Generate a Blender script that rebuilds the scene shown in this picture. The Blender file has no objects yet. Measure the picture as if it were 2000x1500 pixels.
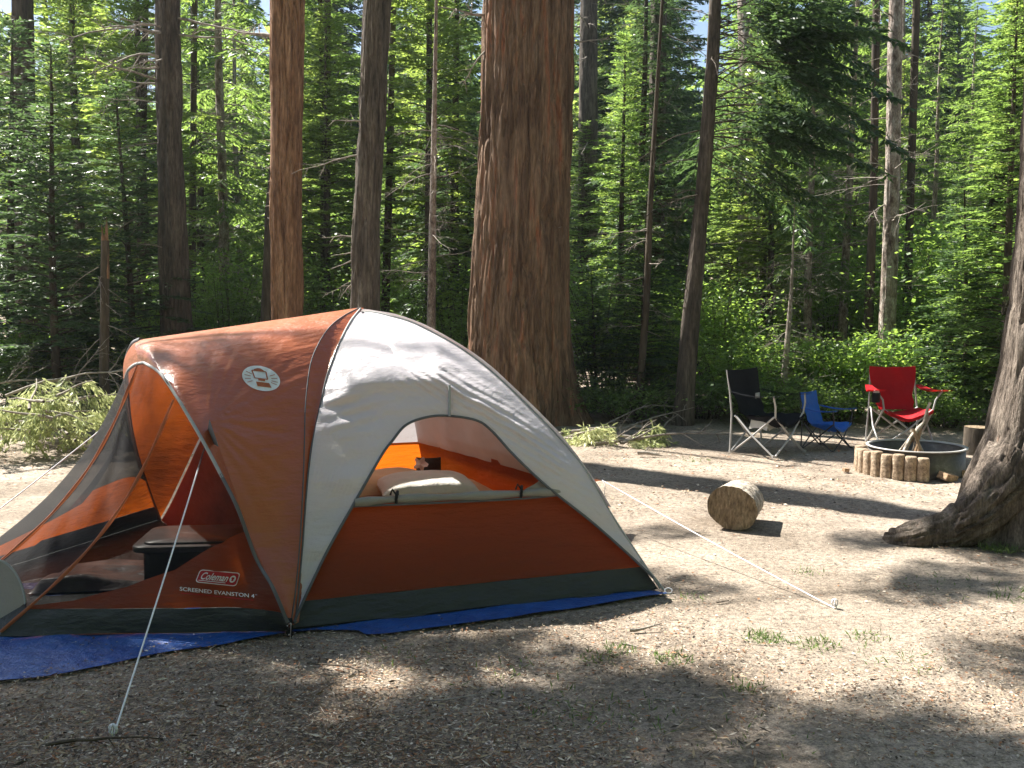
import bpy, math, random
import numpy as np
from mathutils import Vector
from mathutils.bvhtree import BVHTree

rng = np.random.default_rng(11)
random.seed(5)
scene = bpy.context.scene
COL = scene.collection

# ---------------------------------------------------------------- camera model
F = 1950.0
PITCH = math.atan(160 / F)
EYE = np.array([0, 0, 1.6])
FWD = np.array([0, math.cos(PITCH), -math.sin(PITCH)])
UPV = np.array([0, math.sin(PITCH), math.cos(PITCH)])
def ray(px, py): return FWD + np.array([(px - 1000) / F, 0, 0]) + UPV * ((750 - py) / F)
def WZ(px, py, z):
    d = ray(px, py); return EYE + d * ((z - 1.6) / d[2])
def G(px, py): return WZ(px, py, 0.0)
def W(px, py, Y):
    d = ray(px, py); return EYE + d * (Y / d[1])
def WP(px, py, p0, n):
    d = ray(px, py); return EYE + d * (np.dot(p0 - EYE, n) / np.dot(d, n))
def PIX(p):
    v = np.asarray(p, float) - EYE
    d = v @ FWD
    return 1000 + F * v[..., 0] / d, 750 - F * (v @ UPV) / d

# ---------------------------------------------------------------- noise
def _h(ix, iy, iz):
    n = (ix * 374761393 + iy * 668265263 + iz * 2147483647 + 1013904223) & 0xFFFFFFFF
    n = ((n ^ (n >> 13)) * 1274126177) & 0xFFFFFFFF
    n = (n ^ (n >> 16)) & 0xFFFFFF
    return n / 16777215.0
def vnoise(p):
    p = np.asarray(p, float); i = np.floor(p).astype(np.int64); f = p - i
    f = f * f * (3 - 2 * f)
    x, y, z = i[..., 0], i[..., 1], i[..., 2]; r = 0
    for dx in (0, 1):
        for dy in (0, 1):
            for dz in (0, 1):
                w = (f[..., 0] if dx else 1 - f[..., 0]) * (f[..., 1] if dy else 1 - f[..., 1]) * (f[..., 2] if dz else 1 - f[..., 2])
                r = r + w * _h(x + dx, y + dy, z + dz)
    return r
def fbm(p, o=3):
    p = np.asarray(p, float); a = 0; s = 0; w = 1.0
    for k in range(o):
        a = a + w * vnoise(p * (2 ** k) + 17.3 * k); s += w; w *= .5
    return a / s

# ---------------------------------------------------------------- mesh builder
class MB:
    def __init__(s): s.v = []; s.f = []; s.m = []; s.n = 0
    def add(s, v, f, mat=0):
        v = np.asarray(v, float).reshape(-1, 3); f = np.asarray(f, np.int64)
        if len(f) == 0: return
        s.v.append(v); s.f.append(f + s.n); s.m.append(np.full(len(f), mat)); s.n += len(v)
    def grid(s, P, mat=0, closed=False):
        P = np.asarray(P); n, m = P.shape[:2]
        idx = np.arange(n * m).reshape(n, m)
        if closed:
            j = np.arange(m); k = (j + 1) % m
            q = np.stack([idx[:-1][:, j], idx[:-1][:, k], idx[1:][:, k], idx[1:][:, j]], -1).reshape(-1, 4)
        else:
            q = np.stack([idx[:-1, :-1], idx[:-1, 1:], idx[1:, 1:], idx[1:, :-1]], -1).reshape(-1, 4)
        s.add(P.reshape(-1, 3), q, mat)
    def tube(s, pts, r, k=8, mat=0, cap=True):
        pts = np.asarray(pts, float); n = len(pts)
        r = np.broadcast_to(np.asarray(r, float), (n,))
        t = np.gradient(pts, axis=0); t /= np.linalg.norm(t, axis=1)[:, None] + 1e-9
        ref = np.array([0, 0, 1.]) if abs(t[:, 2]).mean() < .8 else np.array([1., 0, 0])
        a = np.cross(t, ref); a /= np.linalg.norm(a, axis=1)[:, None] + 1e-9
        b = np.cross(t, a)
        th = np.arange(k) * 2 * math.pi / k
        P = pts[:, None] + r[:, None, None] * (a[:, None] * np.cos(th)[None, :, None] + b[:, None] * np.sin(th)[None, :, None])
        s.grid(P, mat, closed=True)
        if cap:
            for e, i in ((0, 0), (n - 1, 1)):
                ring = P[e]; c = pts[e]
                s.add(np.vstack([ring, c[None]]), [[j, (j + 1) % k, k] if i else [(j + 1) % k, j, k] for j in range(k)], mat)
    def box(s, c, h, R=None, mat=0, taper=1.0):
        v = np.array([[x, y, z] for z in (-1, 1) for y in (-1, 1) for x in (-1, 1)], float)
        v[v[:, 2] > 0, :2] *= taper
        v = v * np.asarray(h)
        if R is not None: v = v @ np.asarray(R).T
        s.add(v + np.asarray(c), [[0, 2, 3, 1], [4, 5, 7, 6], [0, 1, 5, 4], [2, 6, 7, 3], [0, 4, 6, 2], [1, 3, 7, 5]], mat)
    def build(s, name, mats, parent=None, smooth=True, origin=None):
        me = bpy.data.meshes.new(name)
        V = np.vstack(s.v)
        if parent is not None and origin is None: origin = np.array(parent['_o'])
        if origin is not None: V = V - np.asarray(origin)
        L = np.concatenate([f.ravel() for f in s.f]); cnt = np.concatenate([np.full(len(f), f.shape[1]) for f in s.f])
        me.vertices.add(len(V)); me.vertices.foreach_set('co', V.astype(np.float32).ravel())
        me.loops.add(len(L)); me.loops.foreach_set('vertex_index', L.astype(np.int32))
        me.polygons.add(len(cnt)); me.polygons.foreach_set('loop_start', np.concatenate([[0], np.cumsum(cnt)[:-1]]).astype(np.int32))
        if not isinstance(mats, (list, tuple)): mats = [mats]
        for m in mats: me.materials.append(m)
        me.polygons.foreach_set('material_index', np.concatenate(s.m).astype(np.int32))
        me.update(calc_edges=True)
        me.polygons.foreach_set('use_smooth', np.full(len(cnt), smooth))
        o = bpy.data.objects.new(name, me); COL.objects.link(o)
        if parent is not None: o.parent = parent
        elif origin is not None: o.location = Vector(origin)
        return o
def tag(o, label=None, cat=None, group=None, kind=None):
    if label: o['label'] = label
    if cat: o['category'] = cat
    if group: o['group'] = group
    if kind: o['kind'] = kind
    return o
def thing(name, loc, label, cat, group=None):
    o = bpy.data.objects.new(name, None); COL.objects.link(o)
    o.location = Vector(loc); o['_o'] = [float(c) for c in loc]
    o.empty_display_size = .1
    return tag(o, label, cat, group)
def copy_thing(o, loc, rot, sc, label, group=None, cat=None):
    r = o.copy(); COL.objects.link(r); r.location = Vector(loc); r.rotation_euler = (0, 0, rot); r.scale = (sc, sc, sc)
    r['label'] = label
    if group: r['group'] = group
    if cat: r['category'] = cat
    for ch in o.children:
        c = ch.copy(); COL.objects.link(c); c.parent = r
    return r

def spline(pts, n):
    """Catmull-Rom through points, n samples"""
    P = np.asarray(pts, float); m = len(P)
    Q = np.vstack([2 * P[0] - P[1], P, 2 * P[-1] - P[-2]])
    t = np.linspace(0, m - 1, n); i = np.minimum(t.astype(int), m - 2); u = (t - i)[:, None]
    a, b, c, d = Q[i], Q[i + 1], Q[i + 2], Q[i + 3]
    return .5 * (2 * b + (c - a) * u + (2 * a - 5 * b + 4 * c - d) * u ** 2 + (3 * b - a - 3 * c + d) * u ** 3)

# ---------------------------------------------------------------- materials
def newmat(name):
    m = bpy.data.materials.new(name); m.use_nodes = True
    nt = m.node_tree; nt.nodes.clear()
    return m, nt, nt.nodes, nt.links
def texco(N, Lk, scale, coord='Object'):
    tc = N.new('ShaderNodeTexCoord'); mp = N.new('ShaderNodeMapping'); mp.inputs['Scale'].default_value = scale
    Lk.new(tc.outputs[coord], mp.inputs['Vector']); return mp.outputs[0]
def noise(N, Lk, vec, sc, det=4, rough=.6):
    n = N.new('ShaderNodeTexNoise'); n.inputs['Scale'].default_value = sc; n.inputs['Detail'].default_value = det
    n.inputs['Roughness'].default_value = rough; Lk.new(vec, n.inputs['Vector']); return n.outputs['Fac']
def ramp(N, Lk, fac, stops):
    r = N.new('ShaderNodeValToRGB'); e = r.color_ramp.elements
    e[0].position, e[0].color = stops[0][0], (*stops[0][1], 1)
    e[1].position, e[1].color = stops[-1][0], (*stops[-1][1], 1)
    for p, c in stops[1:-1]:
        x = e.new(p); x.color = (*c, 1)
    Lk.new(fac, r.inputs[0]); return r.outputs[0]
def mixc(N, Lk, fac, a, b, mode='MIX'):
    x = N.new('ShaderNodeMix'); x.data_type = 'RGBA'; x.blend_type = mode
    for s, v in ((x.inputs[0], fac), (x.inputs[6], a), (x.inputs[7], b)):
        if hasattr(v, 'links'): Lk.new(v, s)
        elif isinstance(v, (int, float)): s.default_value = v
        else: s.default_value = (*v, 1)
    return x.outputs[2]
def principled(N, Lk, col, rough=.8, spec=.3, metal=0):
    p = N.new('ShaderNodeBsdfPrincipled')
    if hasattr(col, 'links'): Lk.new(col, p.inputs['Base Color'])
    else: p.inputs['Base Color'].default_value = (*col, 1)
    p.inputs['Roughness'].default_value = rough; p.inputs['Specular IOR Level'].default_value = spec
    p.inputs['Metallic'].default_value = metal
    return p
def bump(N, Lk, h, strength, dist=.02):
    b = N.new('ShaderNodeBump'); b.inputs['Strength'].default_value = strength; b.inputs['Distance'].default_value = dist
    Lk.new(h, b.inputs['Height']); return b.outputs[0]
def out(N, Lk, sh):
    o = N.new('ShaderNodeOutputMaterial'); Lk.new(sh, o.inputs[0])

def noisemat(name, stops, scale=(1, 1, 1), sc=5, det=5, rough=.85, spec=.2, bs=.4, bd=.02, metal=0, fine=None):
    m, nt, N, Lk = newmat(name)
    v = texco(N, Lk, scale); n = noise(N, Lk, v, sc, det, .65)
    c = ramp(N, Lk, n, stops)
    if fine:
        n2 = noise(N, Lk, v, fine, 3, .7); d = ramp(N, Lk, n2, [(.3, (.45, .45, .45)), (.7, (1.35, 1.35, 1.35))])
        c = mixc(N, Lk, 1.0, c, d, 'MULTIPLY'); h = n2
    else: h = n
    p = principled(N, Lk, c, rough, spec, metal)
    if bs: Lk.new(bump(N, Lk, h, bs, bd), p.inputs['Normal'])
    out(N, Lk, p.outputs[0]); return m
def fabric(name, col, trans, rough=.45, spec=.35, wr=.35, scale=(3, 3, 3), tcol=None, var=.12):
    m, nt, N, Lk = newmat(name)
    v = texco(N, Lk, scale); n = noise(N, Lk, v, 3, 5, .6)
    vf = texco(N, Lk, (1, 1, 1)); nf = noise(N, Lk, vf, 2.2, 4, .6)
    lo = tuple(c * (1 - var) for c in col); hi = tuple(min(1, c * (1 + var)) for c in col)
    c = ramp(N, Lk, nf, [(.3, lo), (.7, hi)])
    p = principled(N, Lk, c, rough, spec)
    t = N.new('ShaderNodeBsdfTranslucent'); t.inputs[0].default_value = (*(tcol or col), 1)
    b = bump(N, Lk, n, wr, .03); Lk.new(b, p.inputs['Normal']); Lk.new(b, t.inputs['Normal'])
    x = N.new('ShaderNodeMixShader'); x.inputs[0].default_value = trans
    Lk.new(p.outputs[0], x.inputs[1]); Lk.new(t.outputs[0], x.inputs[2]); out(N, Lk, x.outputs[0]); return m
def leafmat(name, stops, tcol, trans=.4, rough=.5, spec=.35):
    m, nt, N, Lk = newmat(name)
    v = texco(N, Lk, (1, 1, 1)); n = noise(N, Lk, v, 1.6, 3, .6); n2 = noise(N, Lk, v, 23, 2, .5)
    c = ramp(N, Lk, n, stops); d = ramp(N, Lk, n2, [(.3, (.55, .6, .5)), (.7, (1.5, 1.45, 1.4))])
    c = mixc(N, Lk, 1.0, c, d, 'MULTIPLY')
    p = principled(N, Lk, c, rough, spec)
    t = N.new('ShaderNodeBsdfTranslucent')
    tc = mixc(N, Lk, 1.0, tcol, d, 'MULTIPLY'); Lk.new(tc, t.inputs[0])
    x = N.new('ShaderNodeMixShader'); x.inputs[0].default_value = trans
    Lk.new(p.outputs[0], x.inputs[1]); Lk.new(t.outputs[0], x.inputs[2]); out(N, Lk, x.outputs[0]); return m
def netting(name, col, alpha):
    m, nt, N, Lk = newmat(name)
    v = texco(N, Lk, (1, 1, 1)); n = noise(N, Lk, v, 2.5, 4, .6)
    a = N.new('ShaderNodeMapRange'); a.inputs[1].default_value = .3; a.inputs[2].default_value = .7
    a.inputs[3].default_value = alpha - .1; a.inputs[4].default_value = alpha + .12; Lk.new(n, a.inputs[0])
    d = principled(N, Lk, col, .8, .1); t = N.new('ShaderNodeBsdfTransparent')
    x = N.new('ShaderNodeMixShader'); Lk.new(a.outputs[0], x.inputs[0])
    Lk.new(t.outputs[0], x.inputs[1]); Lk.new(d.outputs[0], x.inputs[2]); out(N, Lk, x.outputs[0]); return m
def flat(name, col, rough=.6, spec=.3, metal=0): 
    return noisemat(name, [(.3, tuple(c * .85 for c in col)), (.7, tuple(min(1, c * 1.12) for c in col))], sc=9, rough=rough, spec=spec, bs=.08, metal=metal)

M = {}
M['bark_red'] = noisemat('bark_red', [(.28, (.055, .034, .023)), (.42, (.15, .092, .06)), (.54, (.25, .165, .11)), (.66, (.30, .12, .065)), (.78, (.32, .24, .16))], (3.2, 3.2, .30), 2.2, 7, bs=.9, bd=.03, fine=16)
M['bark_grey'] = noisemat('bark_grey', [(.3, (.04, .036, .03)), (.5, (.11, .09, .075)), (.7, (.20, .17, .14))], (2.6, 2.6, .4), 3, 7, bs=.9, bd=.025, fine=16)
M['bark_orange'] = noisemat('bark_orange', [(.3, (.10, .05, .032)), (.5, (.27, .15, .09)), (.7, (.42, .26, .165))], (3, 3, .4), 2.6, 7, bs=.9, bd=.02, fine=18)
M['bark_near'] = noisemat('bark_near', [(.3, (.05, .04, .034)), (.5, (.15, .12, .098)), (.63, (.24, .20, .165)), (.75, (.26, .16, .115))], (4, 4, .6), 2.6, 8, bs=1, bd=.02, fine=22)
M['bark_pale'] = noisemat('bark_pale', [(.35, (.12, .085, .07)), (.5, (.33, .27, .23)), (.65, (.52, .47, .42))], (3, 3, 1.2), 4, 6, bs=.7, bd=.02, fine=20)
M['bark_dark'] = noisemat('bark_dark', [(.3, (.035, .028, .022)), (.6, (.10, .08, .06)), (.75, (.17, .14, .11))], (3, 3, .6), 4, 5, bs=.7, bd=.02)
M['dead_wood'] = noisemat('dead_wood', [(.3, (.16, .13, .11)), (.7, (.42, .38, .33))], (3, 3, 3), 6, 4, bs=.3)
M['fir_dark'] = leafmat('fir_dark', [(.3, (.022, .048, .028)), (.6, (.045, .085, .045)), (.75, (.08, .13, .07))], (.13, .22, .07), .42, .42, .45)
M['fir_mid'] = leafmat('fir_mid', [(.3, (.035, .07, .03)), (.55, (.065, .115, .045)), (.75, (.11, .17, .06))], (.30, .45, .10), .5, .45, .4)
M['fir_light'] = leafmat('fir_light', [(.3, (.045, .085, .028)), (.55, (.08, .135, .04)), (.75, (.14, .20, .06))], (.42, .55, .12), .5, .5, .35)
M['leaf'] = leafmat('leaf', [(.3, (.045, .10, .03)), (.55, (.085, .165, .045)), (.75, (.14, .24, .06))], (.36, .54, .10), .5, .45, .4)
M['frond_dry'] = leafmat('frond_dry', [(.3, (.14, .19, .07)), (.5, (.36, .42, .18)), (.7, (.55, .54, .34)), (.8, (.50, .34, .16))], (.52, .55, .28), .35, .5, .4)
M['grass'] = leafmat('grass', [(.3, (.07, .11, .04)), (.7, (.15, .20, .08))], (.18, .28, .08), .4)
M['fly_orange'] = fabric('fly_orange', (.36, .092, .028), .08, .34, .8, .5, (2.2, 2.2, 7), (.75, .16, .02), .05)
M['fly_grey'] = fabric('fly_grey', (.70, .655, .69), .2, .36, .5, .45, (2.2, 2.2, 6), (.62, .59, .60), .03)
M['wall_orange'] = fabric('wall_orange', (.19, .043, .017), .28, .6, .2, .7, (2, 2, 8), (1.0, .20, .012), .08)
M['wall_orange_shaded'] = fabric('wall_orange_shaded', (.10, .034, .02), .14, .6, .2, .6, (2, 2, 8), (.9, .18, .02), .08)  # shaded copy of the orange wall fabric: shade put into a darker brown
M['floor_green'] = fabric('floor_green', (.032, .037, .036), .02, .5, .4, .7, (3, 3, 9), None, .15)
M['trim_grey'] = flat('trim_grey', (.12, .125, .135), .7)
M['trim_light'] = flat('trim_light', (.36, .37, .37), .6)
M['roll_grey'] = fabric('roll_grey', (.33, .31, .28), .15, .6, .2, .5)
M['net'] = netting('net', (.008, .008, .009), .76)
M['net_light'] = netting('net_light', (.60, .58, .55), .86)
M['zip_orange'] = fabric('zip_orange', (.42, .13, .06), .15, .5, .3, .5)
M['black'] = flat('black', (.012, .012, .014), .6)
M['black_plastic'] = flat('black_plastic', (.02, .021, .023), .45, .4)
M['lid_grey'] = flat('lid_grey', (.20, .195, .19), .35, .5)
M['white_rope'] = flat('white_rope', (.80, .80, .84), .6)
M['steel'] = flat('steel', (.62, .62, .64), .3, .5, 1)
M['logo_white'] = flat('logo_white', (.78, .80, .84), .6)
M['logo_red'] = flat('logo_red', (.42, .02, .03), .6)
M['logo_orange'] = flat('logo_orange', (.36, .10, .04), .6)
M['chair_black'] = fabric('chair_black', (.010, .011, .014), .02, .75, .1, .3)
M['chair_blue'] = fabric('chair_blue', (.02, .16, .62), .2, .55, .3, .4, (4, 4, 4), (.02, .20, .85))
M['chair_red'] = fabric('chair_red', (.42, .008, .015), .2, .7, .2, .35, (4, 4, 4), (.8, .02, .02))
M['tube_grey'] = flat('tube_grey', (.42, .41, .40), .4, .5)
M['tube_dark'] = flat('tube_dark', (.03, .03, .035), .4, .5)
M['ring_steel'] = noisemat('ring_steel', [(.3, (.05, .045, .04)), (.6, (.13, .12, .11)), (.75, (.28, .26, .24))], (1, 1, 1), 7, 5, rough=.5, spec=.5, bs=.3, metal=.3)
M['block'] = noisemat('block', [(.3, (.20, .145, .10)), (.5, (.36, .27, .19)), (.75, (.52, .43, .33))], (1, 1, 1), 12, 5, bs=.5, fine=40)
M['brick'] = noisemat('brick', [(.3, (.27, .17, .10)), (.7, (.50, .35, .23))], (1, 1, 1), 14, 5, bs=.4, fine=50)
M['cut_wood'] = noisemat('cut_wood', [(.3, (.14, .10, .06)), (.5, (.27, .20, .13)), (.75, (.40, .32, .22))], (1.6, 1, .5), 16, 7, bs=.8, fine=45)
M['log_bark'] = noisemat('log_bark', [(.3, (.22, .18, .14)), (.5, (.45, .39, .32)), (.7, (.62, .55, .47))], (1, 1, 1), 9, 6, bs=.6, fine=35)
M['split_wood'] = noisemat('split_wood', [(.3, (.22, .13, .07)), (.6, (.42, .29, .18)), (.8, (.60, .50, .40))], (1, 1, 1), 9, 4, bs=.4)
M['pillow'] = fabric('pillow', (.72, .69, .64), .1, .8, .1, .5)
M['sleeping'] = fabric('sleeping', (.70, .48, .30), .1, .8, .1, .6)
M['foil'] = noisemat('foil', [(.35, (.16, .15, .15)), (.65, (.32, .30, .29))], (1, 2, 2), 5, 3, rough=.33, spec=.5, bs=.5, bd=.04)
M['charcoal'] = flat('charcoal', (.03, .028, .027), .9)

def tarp_mat():
    m, nt, N, Lk = newmat('tarp_blue')
    v = texco(N, Lk, (1, 1, 1)); n = noise(N, Lk, v, 9, 5, .7)
    c = ramp(N, Lk, n, [(.3, (.01, .055, .24)), (.7, (.02, .11, .40))])
    p = principled(N, Lk, c, .32, .5); Lk.new(bump(N, Lk, n, .9, .03), p.inputs['Normal']); out(N, Lk, p.outputs[0]); return m
M['tarp'] = tarp_mat()
def ground_mat():
    m, nt, N, Lk = newmat('forest_soil')
    v = texco(N, Lk, (1, 1, 1)); a = noise(N, Lk, v, .9, 5, .65); b = noise(N, Lk, v, 26, 6, .8); e = noise(N, Lk, texco(N, Lk, (1, 1, 1)), 110, 3, .8)
    c = ramp(N, Lk, a, [(.3, (.19, .158, .13)), (.5, (.32, .275, .235)), (.7, (.45, .395, .345))])
    d = ramp(N, Lk, b, [(.32, (.35, .33, .31)), (.5, (.95, .93, .9)), (.68, (1.35, 1.3, 1.22))])
    c = mixc(N, Lk, 1.0, c, d, 'MULTIPLY')
    d2 = ramp(N, Lk, e, [(.3, (.5, .48, .46)), (.65, (1.3, 1.3, 1.28))])
    c = mixc(N, Lk, 1.0, c, d2, 'MULTIPLY')
    p = principled(N, Lk, c, .95, .1); Lk.new(bump(N, Lk, b, .7, .03), p.inputs['Normal']); out(N, Lk, p.outputs[0]); return m
M['ground'] = ground_mat()
LIT = [flat('litter_tan', (.40, .30, .20), .9), flat('litter_brown', (.17, .105, .065), .9), flat('litter_dark', (.06, .045, .035), .9), flat('litter_pale', (.60, .52, .42), .85), flat('litter_rust', (.30, .14, .07), .9)]

# ---------------------------------------------------------------- ground
def HT(x, y):
    x = np.asarray(x, float); y = np.asarray(y, float)
    far = np.clip((y - 16) / 40, 0, 3); side = np.clip((np.abs(x) - 14) / 30, 0, 2)
    p = np.stack([x * .35, y * .35, np.zeros_like(x)], -1)
    return 2.6 * far ** 1.3 + 1.0 * side + (fbm(p, 3) - .5) * .5 * np.clip((y - 13) / 8, 0, 1)
def make_ground():
    def ax(lo, hi, a, b, step, far):
        core = np.arange(a, b, step); n = 26
        l = a - (np.geomspace(1, a - lo + 1, n) - 1)[::-1][:-1]; r = b + np.geomspace(1, hi - b + 1, n) - 1
        return np.concatenate([l, core, r])
    xs = ax(-120, 120, -6, 7, .035, 0); ys = ax(-30, 160, 2.2, 13, .035, 0)
    X, Y = np.meshgrid(xs, ys); Z = HT(X, Y)
    q = np.stack([X, Y, X * 0], -1)
    near = ((X > -7) & (X < 8) & (Y > 2) & (Y < 14)).astype(float)
    Z = Z + near * ((fbm(q * 7, 3) - .5) * .022 + (fbm(q * 1.1 + 5, 2) - .5) * .05)
    # keep the tent and tarp site level
    site = np.clip(1.6 - np.hypot((X + 1.4) / 2.9, (Y - 6.0) / 2.0), 0, 1); Z = Z * (1 - np.clip(site * 2, 0, 1) * near) - .002
    mb = MB(); mb.grid(np.stack([X, Y, Z], -1))
    o = mb.build('ground', M['ground']); tag(o, kind='structure'); return o
make_ground()

# ---------------------------------------------------------------- trunks
def trunk_mesh(mb, C, R, k, depth, ridges, zf=.9, lobes=None, seed=0, mat=0):
    """C (n,3) centres, R (n,), displaced bark"""
    n = len(C); th = np.arange(k) * 2 * math.pi / k
    T, Zc = np.meshgrid(th, C[:, 2]); Rr = np.repeat(R[:, None], k, 1)
    Fq = ridges / 6.28
    warp = fbm(np.stack([np.cos(T) * 2, np.sin(T) * 2, Zc * 1.3 + seed], -1), 2) * 1.2
    q = np.stack([np.cos(T) * Fq + seed, np.sin(T) * Fq + warp, Zc * zf], -1)
    a = fbm(q, 3); crack = np.exp(-(np.abs(a - .5) / .035)) 
    q2 = np.stack([np.cos(T) * Fq * 2.3 + seed + 9, np.sin(T) * Fq * 2.3, Zc * zf * 2.2], -1)
    b = fbm(q2, 2); crack2 = np.exp(-(np.abs(b - .5) / .05))
    big = fbm(np.stack([np.cos(T) * 1.1, np.sin(T) * 1.1, Zc * .35 + seed], -1), 2) - .5
    disp = depth * (-1.0 * crack - .5 * crack2 + .9 * (b - .5)) + Rr * .14 * big
    if lobes is not None:
        disp = disp + lobes(T, Zc)
    Rr = Rr + disp
    P = np.stack([C[:, 0][:, None] + Rr * np.cos(T), C[:, 1][:, None] + Rr * np.sin(T), np.repeat(C[:, 2][:, None], k, 1)], -1)
    mb.grid(P, mat, closed=True)
    mb.add(np.vstack([P[-1], C[-1][None]]), [[j, (j + 1) % k, k] for j in range(k)], mat)
    return P

def dead_branch(mb, p, d, L, r, depth=2, mat=0, droop=.25, rg=rng, twigs=7):
    """crooked tapering bare branch with twigs"""
    d = np.asarray(d, float); d = d / np.linalg.norm(d); n = 9
    pts = [np.asarray(p, float)]; cur = d.copy()
    for i in range(n - 1):
        cur = cur + rg.normal(0, .10, 3) + np.array([0, 0, -droop * .12]); cur /= np.linalg.norm(cur)
        pts.append(pts[-1] + cur * L / (n - 1))
    pts = np.array(pts)
    mb.tube(pts, np.linspace(r, r * .22, n), 5 if r > .006 else 3, mat, cap=False)
    if depth > 0:
        for j in range(twigs):
            t = rg.uniform(.2, .98); i = int(t * (n - 1)); q = pts[i]
            td = pts[min(i + 1, n - 1)] - pts[max(i - 1, 0)]; td /= np.linalg.norm(td)
            s = rg.normal(0, 1, 3); s -= td * (s @ td); s /= np.linalg.norm(s)
            nd = td * .7 + s * .8
            dead_branch(mb, q, nd, L * rg.uniform(.2, .45) * (1.1 - t * .6), max(r * .4, .0016), depth - 1, mat, droop, rg, max(3, twigs - 3))
    return pts

def kites(mb, base, d, nrm, ln, wd, mat=0):
    d = d / (np.linalg.norm(d, axis=1)[:, None] + 1e-9)
    s = np.cross(d, nrm); s /= np.linalg.norm(s, axis=1)[:, None] + 1e-9
    ln = ln[:, None]; wd = wd[:, None]
    mid = base + d * ln * .45
    V = np.stack([base, mid + s * wd * .5, base + d * ln, mid - s * wd * .5], 1)
    n = len(base); mb.add(V.reshape(-1, 3), np.arange(4 * n).reshape(n, 4), mat)

def bough(leaf, wood, p0, az, L, rise=.1, droop=.35, el=.11, ew=.03, gap=.09, lw=.36, start=.15, rg=rng, hang=0., wr=None, lmat=0, wmat=0):
    """one flat fir spray: wood tube, side twigs, needle-sprig kites"""
    n = 10; t = np.linspace(0, 1, n); h = np.array([math.cos(az), math.sin(az), 0])
    bend = rg.normal(0, .12)
    side0 = np.array([-h[1], h[0], 0])
    def cen(t):
        t = np.asarray(t)[..., None]
        return p0 + h * L * t + side0 * (bend * L * t * t) + np.array([0, 0, 1.]) * (rise * L * t - droop * L * t * t)
    if wood is not None: wood.tube(cen(t), np.linspace(wr or max(.006, .011 * L), .002, n), 4, wmat, cap=False)
    if leaf is None: return
    nt = max(3, int(L * (1 - start) / gap)); tt = start + (1 - start) * (np.arange(nt) + rg.uniform(0, .8, nt)) / nt
    tt = np.clip(np.repeat(tt, 2), 0, .995); sg = np.tile([1., -1.], nt)
    sg = sg * 1.0
    tl = L * lw * np.minimum(1, (1.05 - tt) * 1.25) * rg.uniform(.6, 1.15, 2 * nt) + el * .5
    c0 = cen(tt); tan = cen(np.minimum(tt + .02, 1.02)) - cen(tt - .02); tan /= np.linalg.norm(tan, axis=1)[:, None]
    ang = np.radians(rg.uniform(40, 68, 2 * nt)); sd = side0[None] * sg[:, None]
    td = tan * np.cos(ang)[:, None] + sd * np.sin(ang)[:, None] + np.array([0, 0, 1.]) * rg.normal(-.05 - hang, .12, 2 * nt)[:, None]
    td /= np.linalg.norm(td, axis=1)[:, None]
    B = []; Dr = []; S = []
    m = max(2, int(round(L * lw / (el * .55))))
    for k in range(m + 1):
        u = (k + .3) / (m + .6)
        for s in ((-1, 1) if k < m else (0,)):
            pos = c0 + td * (tl * u)[:, None] + np.array([0, 0, -1.]) * ((hang + .12) * tl * u * u)[:, None]
            sv = np.cross(td, np.array([0, 0, 1.])); sv /= np.linalg.norm(sv, axis=1)[:, None] + 1e-9
            dd = td + sv * s * .75 + rg.normal(0, .13, pos.shape) + np.array([0, 0, -hang])
            keep = (tl * 1.0 > el * .4 * k)
            B.append(pos[keep]); Dr.append(dd[keep]); S.append(np.full(keep.sum(), 1.))
    B = np.vstack(B); Dr = np.vstack(Dr); nn = len(B)
    nrm = np.array([0, 0, 1.]) + rg.normal(0, .42, (nn, 3))
    kites(leaf, B, Dr, nrm, el * rg.uniform(.7, 1.35, nn), ew * rg.uniform(.7, 1.3, nn), lmat)

def make_fir(H, R, z0, nb, leafm, barkm, r0=.12, el=.12, ew=.034, gap=.1, seed=1, droop=.35, rise=.15, hang=0., deadn=0, power=.85, gaps=.12, lw=.36):
    rg = np.random.default_rng(seed)
    leaf, wood, tr = MB(), MB(), MB()
    n = int(H / .25) + 2; z = np.linspace(-.3, H, n); lean = rg.normal(0, .012, 2)
    C = np.stack([lean[0] * z + .03 * np.sin(z * .9 + seed), lean[1] * z, z], -1); Rr = r0 * np.clip(1 - z / H, 0, 1) ** .8 + .008
    Rr = Rr * (1 + .5 * np.exp(-(z + .3) / .25))
    trunk_mesh(tr, C, Rr, 14, .008, 12, seed=seed)
    def cx(zz): return np.array([lean[0] * zz + .03 * math.sin(zz * .9 + seed), lean[1] * zz, zz])
    az = rg.uniform(0, 6.28)
    for i in range(nb):
        f = (i + rg.uniform(0, 1)) / nb; zz = z0 + (H - z0) * f ** .92
        az += 2.4 + rg.normal(0, .35)
        if rg.uniform() < gaps: continue
        L = R * (1 - (zz - z0) / (H - z0 + .01)) ** power * rg.uniform(.65, 1.15) + .12
        if f < .12: L *= rg.uniform(.55, 1)
        up = (zz - z0) / (H - z0)
        bough(leaf, wood, cx(zz), az, L, rise + .45 * up, droop * (1 - .5 * up), el, ew, gap, lw, .12 if L < 1 else .25, rg, hang, lmat=0)
    for i in range(deadn):
        zz = rg.uniform(.5, z0 + (H - z0) * .35); a = rg.uniform(0, 6.28)
        dead_branch(wood, cx(zz), (math.cos(a), math.sin(a), rg.uniform(-.4, .1)), rg.uniform(.4, R * .9), .009, 2, 1, .5, rg, 6)
    return tr, wood, leaf

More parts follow.
